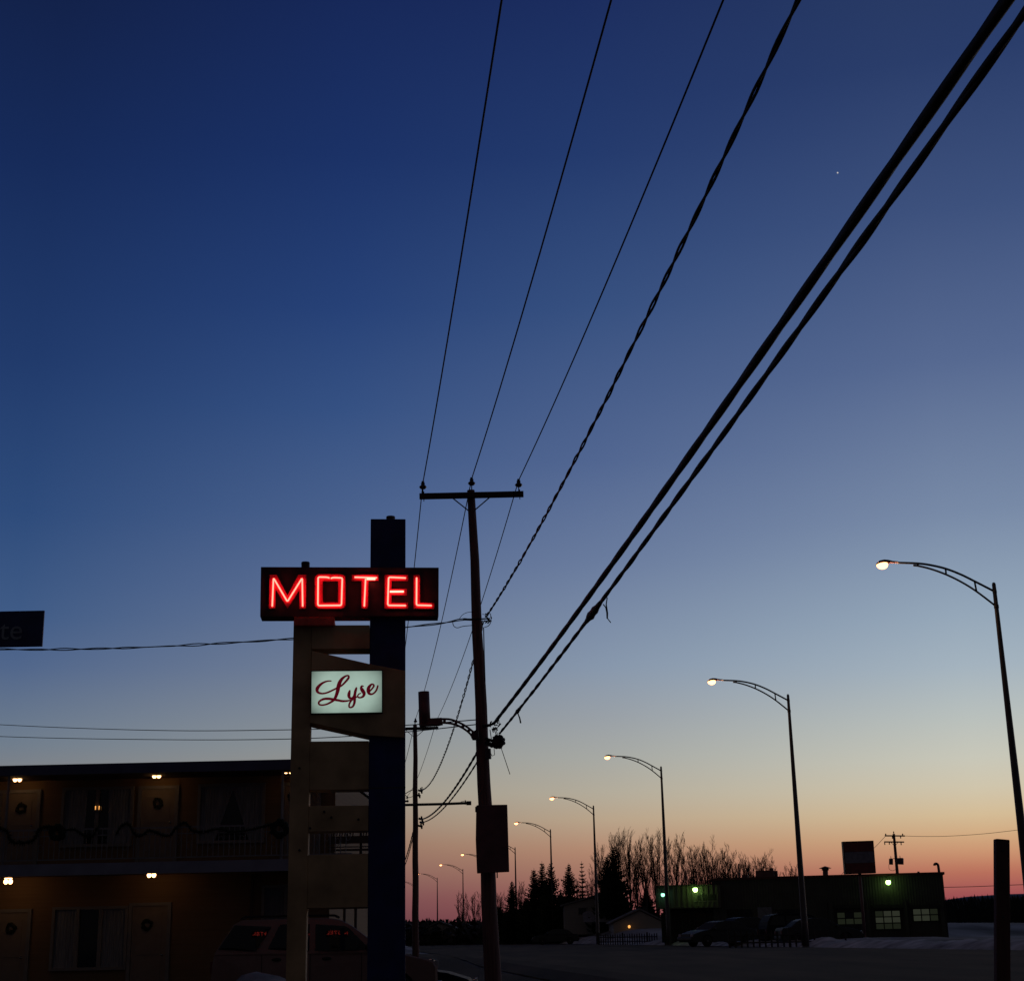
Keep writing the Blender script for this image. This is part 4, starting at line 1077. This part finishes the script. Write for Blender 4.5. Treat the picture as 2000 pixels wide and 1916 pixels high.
# ------------------------------------------------------------------ garage building
g0 = at(1285, 1800, 110); g1 = at(1850, 1800, 106); yaw = math.atan2(106-110, g1.x-g0.x)
G = Plane(1285, 110, yaw)
def vsiding():
    m = mat('vertical metal siding', (.06, .058, .05), .7, var=.2, scale=1.2)
    nt = m.node_tree; N = nt.nodes; L = nt.links; b = N['Principled BSDF']
    tc = N.new('ShaderNodeTexCoord'); w = N.new('ShaderNodeTexWave'); w.inputs['Scale'].default_value = 1.7; w.inputs['Distortion'].default_value = .8
    L.new(tc.outputs['Object'], w.inputs[0]); bp = N.new('ShaderNodeBump'); bp.inputs['Strength'].default_value = 1; bp.inputs['Distance'].default_value = .02
    L.new(w.outputs['Fac'], bp.inputs['Height']); L.new(bp.outputs[0], b.inputs['Normal']); return m
M['garage_wall'] = vsiding()
gar = thing('garage_building', 'long low garage with green lit wall lamps across the road', 'building', (G.o.x, 110, .6))
ul, ul2 = G.uz(1284, 1760)[0], G.uz(1409, 1760)[0]; ur = G.uz(1846.5, 1760)[0]
zt1 = G.uz(1345, 1729.5, .6)[1]; zb1 = G.uz(1345, 1773)[1]; zt2 = G.uz(1640, 1712.5)[1]
mb = MB(); G.rect(mb, ul2-.6, ur, .3, zt2, -14, 0); obj('wall', mb, M['garage_wall'], gar)
mb = MB(); G.rect(mb, ul, ul2, zb1, zt1, -12, .6); o = obj('corrugated_fascia', mb, M['corr'], gar)
mb = MB(); u = ul+.15
while u < ul2-.1: G.rect(mb, u, u+.1, zb1+.1, zt1-.06, .601, .66); u += .34
obj('ribs', mb, M['corr'], gar)
mb = MB(); G.rect(mb, ul+.3, ul2-.6, .3, zb1-.01, -12, -.6); obj('recessed_wall', mb, M['garage_base'], gar)
mb = MB(); G.rect(mb, ul2-.6, ur+.12, zt2+.002, zt2+.16, -14, .1); obj('roof_trim', mb, M['garage_trim'], gar)
mb = MB(); G.rect(mb, ul-.08, ul2-.61, zt1+.002, zt1+.08, -12, .68); obj('roof_trim', mb, M['garage_base'], gar)
def gwin(x0, y0, x1, y1, rows, m_, broken=()):
    u0, z1 = G.uz(x0, y0, .03); u1, z0 = G.uz(x1, y1, .03); mb = MB()
    t = .07
    for k in range(4): u = u0+(u1-u0)*k/3; G.rect(mb, u-t/2, u+t/2, z0, z1, .01, .07)
    for k in range(rows+1): z = z0+(z1-z0)*k/rows; G.rect(mb, u0+.001, u1-.001, z-t/2, z+t/2, .012, .065)
    w_ = obj('window', mb, M['garage_base'], gar)
    rg = random.Random(int(x0)); hi = MB(); lo_ = MB()
    for a_ in range(3):
        for b_ in range(rows):
            (lo_ if (b_ == 0 or rg.random() < .2) and rows == 3 else hi)
            tgt = lo_ if (rows == 3 and b_ == 0) or rg.random() < .15 else hi
            G.rect(tgt, u0+(u1-u0)*a_/3+t/2+.002, u0+(u1-u0)*(a_+1)/3-t/2-.002, z0+(z1-z0)*b_/rows+t/2+.002, z0+(z1-z0)*(b_+1)/rows-t/2-.002, .002, .02)
    obj('pane', hi, m_, w_)
    if lo_.v: obj('pane', lo_, M['room_dim'] if m_ is M['room_light'] else M['glass'], w_)
gwin(1634, 1781, 1686, 1817, 3, M['room_dim']); gwin(1708, 1778, 1761, 1814, 3, M['room_light']); gwin(1782, 1774, 1834, 1798, 2, M['room_light'])
def gbox(x0, y0, x1, y1, d0, d1, m_, nm):
    mb = MB(); G.prect(mb, x0, y0, x1, y1, d0, d1); return obj(nm, mb, m_, gar)
for i, (x0, x1) in enumerate(((1630, 1690), (1704, 1765), (1778, 1838))): gbox(x0, 1766, x1, 1773, .0, .25, M['garage_base'], 'lintel')
for x in (1625, 1697, 1771.5, 1843): gbox(x-4, 1757, x+4, 1850, .0, .22, M['garage_wall'], 'pilaster')
gbox(1480, 1771, 1508, 1802, .0, .05, M['sign_grey'], 'shop_window')
gbox(1421, 1775, 1470, 1830, .0, .04, M['glass'], 'shop_window'); gbox(1516, 1775, 1560, 1830, .0, .04, M['glass'], 'shop_window')
gbox(1362, 1746, 1398, 1757, .62, .66, M['garage_base'], 'sign_panel')
mb = MB()
for x in (1371,): G.prect(mb, x-.6, 1742, x+.6, 1757, .66, .7)
G.prect(mb, 1355, 1759, 1400, 1760, .61, .66)
obj('bracket', mb, M['trim'], gar)
for i, (x0, x1) in enumerate(((1292, 1306), (1330, 1350), (1360, 1378), (1384, 1402))): gbox(x0, 1782, x1, 1840, -.6, -.55, M['glass'], 'recess_window')
mb = MB()
for k in range(13): x = 1318+k*7.5; G.prect(mb, x, 1774, x+1.6, 1846, -.5, -.42)
obj('slats', mb, M['garage_base'], gar)
# roof things
def rooftop(name, label, cat, build):
    t = thing(name, label, cat, G.p(1600, 1700, -5)); build(t); return t
def b_vent(t):
    mb = MB(); p = G.p(1612, 1714, -3); q = G.p(1612, 1699, -3); mb.tube([p-Vector((0, 0, .3)), q], .19, 12); obj('duct', mb, M['sheet'], t, True)
    mb = MB(); mb.lathe(q, [(.19, -.02), (.27, 0), (.24, .12)], 12); obj('collar', mb, M['sheet'], t, True)
    mb = MB(); mb.lathe(q+Vector((0, 0, .12)), [(.44, 0), (.44, .02), (.03, .16)], 12); obj('cap', mb, M['sheet'], t, True)
rooftop('roof_vent', 'mushroom capped vent on the garage roof', 'vent', b_vent)
def b_hvac(t):
    mb = MB(); G.prect(mb, 1476, 1699.5, 1512, 1722, -5.5, -4); obj('cabinet', mb, M['sheet'], t)
    mb = MB(); G.prect(mb, 1503, 1694.5, 1510, 1699.6, -5.2, -4.6); G.prect(mb, 1512.2, 1700, 1518.5, 1712, -5.2, -4.6); obj('duct', mb, M['sheet'], t)
rooftop('rooftop_unit', 'boxy air unit on the middle of the garage roof', 'air unit', b_hvac)
def b_small(t):
    mb = MB(); G.prect(mb, 1449, 1708, 1461, 1722, -5, -4.2); obj('box', mb, M['sheet'], t)
rooftop('roof_box', 'small box left of the rooftop air unit', 'roof box', b_small)
def b_pipe(t):
    mb = MB(); p = G.p(1443.5, 1725, -4); q = G.p(1442.5, 1686, -4); mb.tube([p-Vector((0, 0, .3)), q], .05, 8); obj('stack', mb, M['sheet'], t)
rooftop('stack_pipe', 'thin upright pipe on the garage roof before the bare trees', 'pipe', b_pipe)
def b_pipe2(t):
    mb = MB(); p = G.p(1340.5, 1732, -4); q = G.p(1339, 1699, -4); mb.tube([p-Vector((0, 0, .3)), q], .05, 8); obj('stack', mb, M['sheet'], t)
rooftop('stack_pipe', 'thin upright pipe at the left end of the garage roof', 'pipe', b_pipe2)
def b_goose(t):
    P = [G.p(x, y, -1) for x, y in ((1834.5, 1706), (1833, 1694), (1831.5, 1688), (1828, 1686.3), (1825.5, 1687.5), (1825, 1690))]
    mb = MB(); mb.tube(smooth_path(P, 4), .09, 10); obj('duct', mb, M['sheet'], t, True)
rooftop('gooseneck_vent', 'gooseneck pipe at the right end of the garage roof', 'vent', b_goose)
def b_stub(t):
    mb = MB(); p = G.p(1794, 1705, -1); mb.tube([p-Vector((0, 0, .2)), p+Vector((0, 0, .12))], .08, 8); obj('stub', mb, M['sheet'], t)
rooftop('pipe_stub', 'short stub on the garage roof left of the gooseneck', 'pipe', b_stub)
def wlamp(px, py, d, m_, label, r=.16, power=60, col=(.6, 1, .25)):
    c = G.p(px, py, d); t = thing('wall_lamp', label, 'lamp', c, 'lit lamps on the garage front')
    mb = MB(); mb.tube([G.p(px+3.5, py+1, d-.45), c+Vector((0, 0, .1))], .03, 6); mb.lathe(c+Vector((0, 0, r*.7)), [(.02, .1), (r*.7, .02), (r*.8, 0)], 12); obj('bracket', mb, M['sheet'], t)
    mb = MB(); mb.ball(c, r, r, r, 14, 10); obj('globe', mb, m_, t, True)
    return t
wlamp(1294.6, 1747, 1.1, M['cyan_lamp'], 'bluish lamp at the left corner of the garage', .13)
wlamp(1357.8, 1737, 1.15, M['green_lamp'], 'bright greenish lamp over the left garage section', .17)
wlamp(1734.8, 1722.5, .5, M['green_lamp'], 'bright green lamp on the right garage wall under the far pole', .17)

# garage pole sign
sx = at(1679, 1706, 85); ps = thing('garage_sign', 'dark square sign on a tall post before the garage', 'sign', (sx.x, 85, gz(sx.x, 85)))
mb = MB(); mb.tube([(sx.x, 85, gz(sx.x, 85)-.2), (sx.x, 85, sx.z+.2)], .085, 12); obj('post', mb, M['sheet'], ps, True)
def yslab(mb, poly, Y0, Y1): slab(mb, poly, Y0, Y1)
mb = MB(); slab(mb, [(1646, 1643), (1706, 1641), (1711, 1704.5), (1651, 1706.7)], 84.8, 85.2); obj('cabinet', mb, M['frame_dark'], ps)
mb = MB(); slab(mb, [(1647.8, 1645), (1704.6, 1643), (1706.3, 1661.5), (1649.5, 1663.5)], 84.77, 84.799); slab(mb, [(1651.5, 1686), (1708, 1684.3), (1709.4, 1703), (1652.9, 1705)], 84.77, 84.799); o = obj('sign_band', mb, M['sign_red'], ps); o['label'] = 'dark red bands of the sign face'
mb = MB(); slab(mb, [(1649.6, 1664), (1706.4, 1662), (1708, 1683.8), (1651.4, 1685.6)], 84.77, 84.799); obj('sign_band', mb, M['sign_grey'], ps)['label'] = 'grey middle band of the sign face'

# far distribution pole with transformers
Yf = 150
fp = at(1746, 1632, Yf); tp = thing('utility_pole', 'far utility pole with two crossarms and transformers behind the garage', 'utility pole', (fp.x, Yf, 1))
zt_ = at(1745, 1628, Yf).z
mb = MB(); mb.tube([(fp.x, Yf, .5), (fp.x, Yf, zt_)], [.2, .12], 10); obj('shaft', mb, M['wood'], tp, True)
mb = MB(); mb.lathe((fp.x, Yf, zt_+.1), [(.02, -.1), (.05, 0), (.06, .08), (.02, .14)], 8); obj('insulator', mb, M['porcelain'], tp)
for (x0, x1, y, ins) in ((1728.5, 1767.5, 1631.7, (1730, 1763)), (1727.5, 1766, 1643.6, ())):
    mb = MB(); a_ = at(x0, y, Yf-.2); b_ = at(x1, y+.3, Yf-.2); mb.hexa([a_+Vector((0, 0, -.06)), b_+Vector((0, 0, -.06)), b_+Vector((0, 0, .06)), a_+Vector((0, 0, .06))], [v+Vector((0, .12, 0)) for v in (a_+Vector((0, 0, -.06)), b_+Vector((0, 0, -.06)), b_+Vector((0, 0, .06)), a_+Vector((0, 0, .06)))]); obj('crossarm', mb, M['wood_arm'], tp)
    for x in ins:
        mb = MB(); mb.lathe(at(x, y-1.5, Yf-.15), [(.02, -.05), (.05, 0), (.07, .08), (.02, .14)], 8); obj('insulator', mb, M['porcelain'], tp)
for x, y in ((1728, 1647), (1737, 1646.5), (1760, 1647.5), (1743, 1635), (1759, 1634.5)):
    mb = MB(); a_ = at(x, y, Yf-.2); mb.tube([a_+Vector((0, 0, .15)), a_-Vector((0, 0, .12))], .05, 8); obj('fuse', mb, M['porcelain'], tp)
for s in (-1, 1):
    mb = MB(); mb.tube([at(1747+s*7, 1644.5, Yf-.1), at(1747.5, 1652, Yf-.1)], .025, 5); obj('brace', mb, M['steel'], tp)
for x0, x1, y0, y1 in ((1736.5, 1744, 1677, 1688), (1751.5, 1764.5, 1676, 1687.5)):
    a_ = at((x0+x1)/2, y1, Yf-.25); b_ = at((x0+x1)/2, y0, Yf-.25); r = (x1-x0)/2/19.5
    mb = MB(); mb.tube([a_, b_, b_+Vector((0, 0, .04))], [r, r, r*.8], 14); tr = obj('transformer', mb, M['sheet'], tp, True)
    mb = MB(); mb.tube([b_, b_+Vector((0, 0, .28))], [.04, .02], 6); obj('bushing', mb, M['porcelain'], tr)
mb = MB(); mb.tube(smooth_path([at(1736, 1688, Yf), at(1737, 1697, Yf), at(1744, 1700, Yf), at(1749, 1697, Yf)]), .02, 5); mb.tube([at(1744, 1676, Yf-.2), at(1752, 1677, Yf-.2)], .03, 5); obj('lead_wire', mb, M['wire'], tp)
P = [at(1766, 1632, 150), at(1800, 1633, 148), at(1850, 1632.5, 145), at(1920, 1628, 140), at(2000, 1619, 135), at(2200, 1595, 125)]
mb = MB(); mb.tube(smooth_path(P), .02, 5); cable('power_line', mb, 'faint wire running right from the far pole crossarm', 'wire')
P = [at(1729, 1633, 150), at(1700, 1662, 160), at(1660, 1690, 175), at(1640, 1712, 190)]
mb = MB(); mb.tube(smooth_path(P), .02, 5); cable('power_line', mb, 'faint wire dropping left from the far pole behind the square sign', 'wire')
P = [at(1800, 1733, 132), at(1900, 1731, 128), at(2000, 1727, 124), at(2200, 1722, 118)]
mb = MB(); mb.tube(smooth_path(P), .025, 5); cable('power_line', mb, 'low thin wire over the far hills at the right edge', 'wire')

# leaning post at the right
pt = thing('wooden_post', 'leaning dark reddish post near the bottom right corner', 'post', at(1960, 1950, 14.5))
mb = MB(); Yp = 14.5
a_ = [at(1946, 1637.3, Yp), at(1972.5, 1639.5, Yp), at(1975.5, 2050, Yp), at(1948, 2050, Yp)]
mb.hexa(a_, [v+Vector((0, .1, 0)) for v in a_]); obj('post_body', mb, M['post'], pt, bevel=.008)
mb = MB()
for y in (1660, 1720, 1790):
    c = at(1959, y, Yp-.002); mb.tube([c-Vector((0, .008, 0)), c+Vector((0, .001, 0))], .012, 8)
obj('bolts', mb, M['steel'], pt)
# street name board, left edge
sb = thing('street_sign', 'dark street name board cut by the left edge, reading te', 'sign', at(-60, 1300, 12))
mb = MB(); slab(mb, [(-160, 1197), (86.5, 1192), (82, 1262), (-170, 1267)], 11.98, 12.0); obj('board', mb, M['street_blue'], sb, bevel=.003)
a_ = at(-70, 1190, 12.05); mb = MB(); mb.tube([(a_.x, 12.05, 0), (a_.x, 12.05, a_.z+.1)], .035, 10); obj('post', mb, M['steel'], sb, True)
tcv = bpy.data.curves.new('lettering', 'FONT'); tcv.body = 'te'; tcv.size = .235; tcv.extrude = .001; tcv.align_x = 'RIGHT'
to = bpy.data.objects.new('lettering', tcv); C.objects.link(to)
pp_ = at(44, 1248, 11.975); to.parent = sb; to.location = pp_-Vector(sb['_o']); to.rotation_euler = (R(90), 0, 0)
tcv.materials.append(M['street_text'])
bpy.context.view_layer.update()
me_ = bpy.data.meshes.new_from_object(to.evaluated_get(bpy.context.evaluated_depsgraph_get()))
lt_ = bpy.data.objects.new('lettering_mesh', me_); C.objects.link(lt_); lt_.parent = sb; lt_.location = to.location; lt_.rotation_euler = to.rotation_euler
bpy.data.objects.remove(to); lt_.name = 'lettering'


# planet
d = ray(1636, 338).normalized(); c = Vector((0, 0, CZ))+d*3000
mb = MB(); mb.ball(c, 1.5, 1.5, 1.5, 10, 8); tag(obj('planet', mb, M['planet'], smooth=True), 'tiny white planet alone in the blue sky at upper right', 'planet')

# ------------------------------------------------------------------ trees
def bare_tree(px, topy, Y, wpx, seed, label, lean=0, sparse=1.0):
    rg = random.Random(seed); base = at(px, 1830, Y); bz = gz(base.x, Y); top = at(px, topy, Y).z; Hh = top-bz; b = Vector((base.x, Y, bz-.2))
    w = wpx/2932*Y/2
    t = thing('bare_tree', label, 'tree', b, 'bare winter trees')
    tr = MB(); tw_ = MB()
    def twigs(pts, rad, ln, lev):
        n = len(pts)-1; k = {1: int(10*sparse), 2: 6, 3: 4}[lev]
        for j in range(k):
            f = .14+.86*(j+rg.random())/k; f = min(f, .98); i = min(n-1, int(f*n)); q = pts[i].lerp(pts[i+1], f*n-i); dd = (pts[i+1]-pts[i]).normalized()
            a_ = rg.random()*2*PI; side = Vector((math.cos(a_), math.sin(a_), rg.uniform(0, .5))); ang = R(rg.uniform(16, 42))
            d2 = (dd*math.cos(ang)+side*math.sin(ang)).normalized(); l2 = ln*{1: .27, 2: .5, 3: .55}[lev]*(1.1-.45*f)*rg.uniform(.6, 1.25)
            m = 3; P = [q]; Rd = [max(.0085, rad*.45)]
            for u in range(m):
                d2 = (d2+Vector((rg.gauss(0, .09), rg.gauss(0, .09), .09))).normalized(); q = q+d2*l2/m; P.append(q); Rd.append(max(.0062, Rd[0]*(1-.75*(u+1)/m)))
            tw_.tube(P, Rd, 4 if lev == 1 else 3, False)
            if lev < 3: twigs(P, Rd[0], l2, lev+1)
    wide = w*1.25; TP = [b, b+Vector((rg.gauss(0, .1), 0, Hh*.4)), b+Vector((rg.gauss(0, .25), rg.gauss(0, .2), Hh*.9))]
    TP = smooth_path(TP, 5); r0 = .1+.005*Hh
    tr.tube(TP, [max(.02, r0*(1-.85*i/(len(TP)-1))) for i in range(len(TP))], 7)
    twigs(TP[5:], .05, Hh*.5, 1)
    nl = max(4, int(10*sparse))
    for j in range(nl):
        f = .1+.5*(j+rg.random())/nl; a_ = 2*PI*(j*.382+rg.random()*.15); q_ = rg.uniform(.3, 1.0); i = min(len(TP)-2, int(f/.9*(len(TP)-1)))
        S_ = TP[i]; lat = Vector((math.cos(a_), math.sin(a_), 0)); T_ = b+lat*wide*q_; T_.z = b.z+Hh*(1-.2*q_**2)*rg.uniform(.84, 1.0)
        Cn = S_.lerp(T_, .45)+lat*wide*.22*rg.uniform(.5, 1.3); P = []
        for u in range(8):
            v = u/7; P.append(S_*(1-v)**2+Cn*2*v*(1-v)+T_*v*v+Vector((rg.gauss(0, .05), rg.gauss(0, .05), 0)))
        r1 = r0*rg.uniform(.35, .55); tw_.tube(P, [max(.009, r1*(1-.85*u/7)) for u in range(8)], 5, False)
        twigs(P, r1*.5, (T_-S_).length, 1)
    obj('trunk', tr, M['bark'], t, True); obj('crown', tw_, M['twigs'], t)
def spruce(px, topy, Y, wpx, seed, label, sparse=False):
    rg = random.Random(seed); base = at(px, 1830, Y); bz = gz(base.x, Y); top = at(px, topy, Y).z; Hh = top-bz; w = wpx/2932*Y/2*1.75
    b = Vector((base.x, Y, bz-.1)); t = thing('spruce_tree', label, 'tree', b, 'dark spruces')
    mb = MB(); mb.tube([b, b+Vector((0, 0, Hh*.5)), b+Vector((0, 0, Hh+.1))], [.17, .1, .015], 8); obj('trunk', mb, M['bark'], t, True)
    mb = MB(); z = .06
    while z < .985:
        rr_ = w*(1-z)**.8*rg.uniform(.82, 1.1)+.1; k = int((7 if sparse else 13)*(1-z)+4)
        for j in range(k):
            a_ = 2*PI*(j+rg.random())/k; ln = rr_*rg.uniform(.65, 1.15); dr_ = Vector((math.cos(a_), math.sin(a_), 0)); sd_ = Vector((-dr_.y, dr_.x, 0))
            p = b+Vector((0, 0, Hh*z)); n = 4; up_ = .28 if z > .6 else .05; prev = p
            for i in range(1, n+1):
                f = i/n; q = p+dr_*ln*f+Vector((0, 0, ln*(up_*f-.32*math.sin(f*2.2)*(1-z)+.12*f*f)))
                wd = ln*.24*(1.15-f)+.09
                jit = Vector((0, 0, rg.uniform(-.08, .08)))
                mb.add([prev, q+jit, prev.lerp(q, .5)+sd_*wd+Vector((0, 0, -wd*.5))], [(0, 1, 2)])
                mb.add([prev, q+jit, prev.lerp(q, .5)-sd_*wd+Vector((0, 0, -wd*.5))], [(0, 1, 2)])
                mb.add([prev, q, prev.lerp(q, .6)+Vector((0, 0, -wd*(.5 if sparse else 1.2)))], [(0, 1, 2)])
                mb.add([prev, q, prev.lerp(q, .9)+Vector((0, 0, wd*.7))+dr_*wd*.6], [(0, 1, 2)])
                prev = q
        z += (.05 if sparse else .021)*rg.uniform(.8, 1.2)+.004
    obj('crown', mb, M['spruce'], t)
BT = [(1176, 1655, 170, 30, 'short bare tree left of the tall spruce'), (1210, 1624, 168, 34, 'bare tree rising just behind the tall spruce top'), (1234, 1617, 165, 36, 'tallest bare tree, right of the tall spruce'),
 (1262, 1625, 163, 32, 'slim bare tree left of the third street lamp'), (1287, 1625, 162, 34, 'bare tree touching the third street lamp pole'), (1329, 1626, 160, 44, 'vase shaped bare tree just right of the third street lamp'),
 (1362, 1646, 158, 36, 'bare tree behind the lamp on the left garage section'), (1391, 1641, 158, 42, 'broad bare tree in the middle of the row'), (1418, 1645, 160, 40, 'bare tree above the step in the garage roof'),
 (1440, 1658, 160, 34, 'bare tree behind the roof stack pipe'), (1462, 1668, 162, 36, 'low bare tree left of the rooftop air unit'), (1484, 1664, 165, 34, 'bare tree right behind the rooftop air unit'),
 (1503, 1668, 166, 34, 'rightmost large bare tree of the row'), (1556, 1684, 172, 26, 'small lone bare tree beside the second street lamp')]
for i, (x, y, Y, w, lb) in enumerate(BT): bare_tree(x, y, Y, w, 20+i, lb)
BT2 = [(1193, 1690, 172, 26, 'faint low bare tree behind the tall spruce'), (1248, 1668, 170, 30, 'low bare tree in the gap right of the tallest bare tree'), (1308, 1672, 168, 28, 'low bare tree right of the third street lamp pole'), (1345, 1664, 168, 30, 'low bare tree in the gap before the middle of the row'), (1376, 1668, 170, 30, 'low bare tree under the broad middle one'), (1405, 1662, 170, 32, 'low bare tree left of the garage roof step'), (1430, 1670, 168, 30, 'low bare tree left of the roof stack pipe'), (1472, 1676, 170, 28, 'low bare tree just left of the rooftop air unit'), (1518, 1684, 170, 24, 'smallest bare tree right of the rooftop air unit')]
for i, (x, y, Y, w, lb) in enumerate(BT2): bare_tree(x, y, Y, w, 140+i, lb, sparse=.6)
BS = [(903, 1742, 210, 30, 'far bare bush left of the pole board post'), (928, 1738, 212, 30, 'far bare bush half behind the nearest pole'), (978, 1735, 200, 26, 'bare bush just right of the nearest pole'), (1020, 1716, 190, 18, 'slim bare tree between the left spruces'), (1130, 1708, 185, 30, 'faint bare tree left of the fourth street lamp'), (1158, 1704, 182, 24, 'faint bare tree between fourth lamp and tall spruce')]
for i, (x, y, Y, w, lb) in enumerate(BS): bare_tree(x, y, Y, w, 60+i, lb, sparse=.8)
SPR = [(1002, 1719, 175, 34, 'small spruce at the left end of the spruce group'), (1046, 1694, 172, 46, 'spruce left of the twin spruces'), (1062, 1681, 172, 44, 'left one of the twin spruces'), (1079, 1681, 170, 46, 'right one of the twin spruces, behind the fifth lamp'),
 (1115, 1685, 172, 46, 'single spruce left of the fourth street lamp'), (1204, 1652, 162, 60, 'tallest and widest spruce beside the bare trees'), (1191, 1668, 164, 46, 'shorter spruce leaning on the left of the tallest one'), (1266, 1738, 168, 40, 'low spruce at the left end of the garage'), (975, 1768, 180, 60, 'low dark spruce right of the nearest pole'), (1030, 1750, 176, 50, 'low dark spruce filling the gap in the group'), (1098, 1740, 175, 50, 'low spruce between the twins and the single one')]
for i, (x, y, Y, w, lb) in enumerate(SPR): spruce(x, y, Y, w, 80+i, lb)
spruce(1140.5, 1681, 178, 30, 99, 'thin sparse spruce just left of the fourth lamp', True)
# shrub belt in the middle distance
mb = MB(); rg = random.Random(12)
for k in range(420):
    px = 770+rg.random()*560; Y = rg.uniform(185, 235); p = at(px, 1800, Y); r = rg.uniform(1.4, 3.2); hh = rg.uniform(2.2, 3.9)*(1.1 if px > 950 else .95)
    o_ = len(mb.v)
    for q in range(26):
        v = Vector((rg.gauss(0, 1), rg.gauss(0, 1), abs(rg.gauss(0, 1)))).normalized(); c = Vector((p.x+v.x*r*.6, Y+v.y*r*.6, .5+v.z*hh*rg.uniform(.6, 1)))
        s = Vector((rg.gauss(0, 1), rg.gauss(0, 1), rg.gauss(0, 1))).normalized()*.55; s2 = v.cross(s)*.9
        mb.add([c-s, c+s, c+s2, c-s2], [(0, 2, 1, 3)])
o = obj('shrubbery', mb, M['shrub']); o['kind'] = 'stuff'; o['label'] = 'dark winter shrubs beyond the road bend'; o['category'] = 'shrubs'

# ------------------------------------------------------------------ houses
def house(px0, px1, eave_y, px_r, ridge_y, Y, label, depth=9, low=1.0, porch_=False):
    a_ = at(px0, eave_y, Y); b_ = at(px1, eave_y, Y); rg_ = at(px_r, ridge_y, Y); zb = low
    t = thing('house', label, 'house', ((a_.x+b_.x)/2, Y, zb))
    ze = a_.z
    mb = MB(); f = [(a_.x+.3, Y, zb), (b_.x-.3, Y, zb), (b_.x-.3, Y, ze), (rg_.x, Y, rg_.z-.1), (a_.x+.3, Y, ze)]
    f = [Vector(v) for v in f]; mb.hexa(f, [v+Vector((0, depth, 0)) for v in f]); obj('wall', mb, M['house_wall'], t)
    mb = MB()
    for s, e in ((-1, a_.x), (1, b_.x)):
        q = [Vector((rg_.x-s*.02, Y-.3, rg_.z)), Vector((e, Y-.3, ze-.05)), Vector((e, Y-.3, ze+.1)), Vector((rg_.x-s*.02, Y-.3, rg_.z+.15))]
        mb.hexa(q, [v+Vector((0, depth+.6, 0)) for v in q])
    r_ = obj('roof', mb, M['house_roof'], t)
    mb = MB(); mb.box(rg_.x+.6, rg_.x+1.0, Y+3, Y+3.4, rg_.z-.5, rg_.z+.35); obj('chimney', mb, M['garage_base'], r_)
    for f_ in ((.3, .68) if porch_ is False else ()):
        x = a_.x+(b_.x-a_.x)*f_; zc_ = ze-.5
        mb = MB(); mb.box(x-.5, x+.5, Y-.05, Y-.002, zc_-.5, zc_+.3); w_ = obj('window', mb, M['trim'], t)
        mb = MB(); mb.box(x-.42, x+.42, Y-.06, Y-.052, zc_-.42, zc_+.22); obj('pane', mb, M['glass'], w_)
    return t
h1 = house(1096, 1234, 1768, 1184, 1744, 165, 'larger pale gabled house below the tall spruce', low=1.5)
h2 = house(1192, 1300, 1802, 1249, 1776, 152, 'smaller low gabled house with an orange porch light', low=1.3, porch_=True)
a_ = at(1160, 1796, 163); b_ = at(1196, 1772, 163)
mb = MB(); q = [at(1140, 1800, 160), at(1196, 1800, 160), at(1196, 1792, 161.5), at(1150, 1794, 161.5)]; mb.hexa(q, [v+Vector((0, 2.5, .9)) for v in q]); obj('porch_roof', mb, M['house_roof'], h1)
c = at(1229, 1809, 151.4); pl = thing('porch_lamp', 'orange porch light of the small house', 'lamp', c)
mb = MB(); mb.ball(c, .13, .1, .15, 10, 8); obj('globe', mb, M['bulb_far'], pl, True)
mb = MB(); mb.lathe(c+Vector((0, 0, .14)), [(.16, 0), (.05, .1)], 8); obj('hood', mb, M['sheet'], pl)
# small far cottage roofs at left of the spruces
h3 = house(832, 890, 1812, 858, 1800, 190, 'far low house beyond the road bend at left', low=.6, depth=7)
h3['label'] = 'far low house beyond the road bend, right of the second pole'

# ------------------------------------------------------------------ picket fence
def picket_fence(xa, ya, xb, yb, step, hgt, label):
    A_ = at(xa, 1835, ya); B_ = at(xb, 1835, yb); n = int(math.hypot(B_.x-A_.x, yb-ya)/step); e_ = Vector((B_.x-A_.x, yb-ya, 0)); ln = e_.length; e_.normalize(); nn = Vector((e_.y, -e_.x, 0))
    t = thing('picket_fence', label, 'fence', (A_.x, ya, gz(A_.x, ya)), 'picket fences across the road')
    P_ = [Vector((A_.x, ya, 0))+e_*(ln*k/n) for k in range(n+1)]; rg = random.Random(n)
    for dz in (.28, .68):
        mb = MB(); mb.tube([p+Vector((0, 0, gz(p.x, p.y)+dz*hgt)) for p in P_[::4]], .035, 4); obj('rail', mb, M['fence'], t)
    for k in range(0, n+1, 10):
        p = P_[k]; z = gz(p.x, p.y); mb = MB(); mb.box(p.x-.06, p.x+.06, p.y+.03, p.y+.14, z-.2, z+hgt*1.08); obj('post', mb, M['fence'], t)
    mb = MB()
    for k, p in enumerate(P_):
        z = gz(p.x, p.y); h_ = hgt*rg.uniform(.94, 1.04)
        q = [p+e_*dx+Vector((0, 0, z+dz))+nn*.05 for dx, dz in ((-.045, .0), (.045, 0), (.045, h_-.09), (0, h_), (-.045, h_-.09))]
        mb.hexa(q, [v-nn*.025 for v in q])
    obj('pickets', mb, M['fence'], t)
picket_fence(1170, 126.5, 1284, 122, .25, .85, 'picket fence in front of the snowy yard with the houses')
picket_fence(1425, 80, 1652, 78, .3, .85, 'picket fence in front of the parked cars at the garage')

scn.cycles.use_denoising = True
try: scn.cycles.denoiser = 'OPENIMAGEDENOISE'
except Exception: pass
scn.cycles.sample_clamp_indirect = 4
for o in bpy.data.objects:
    if '_o' in o: del o['_o']
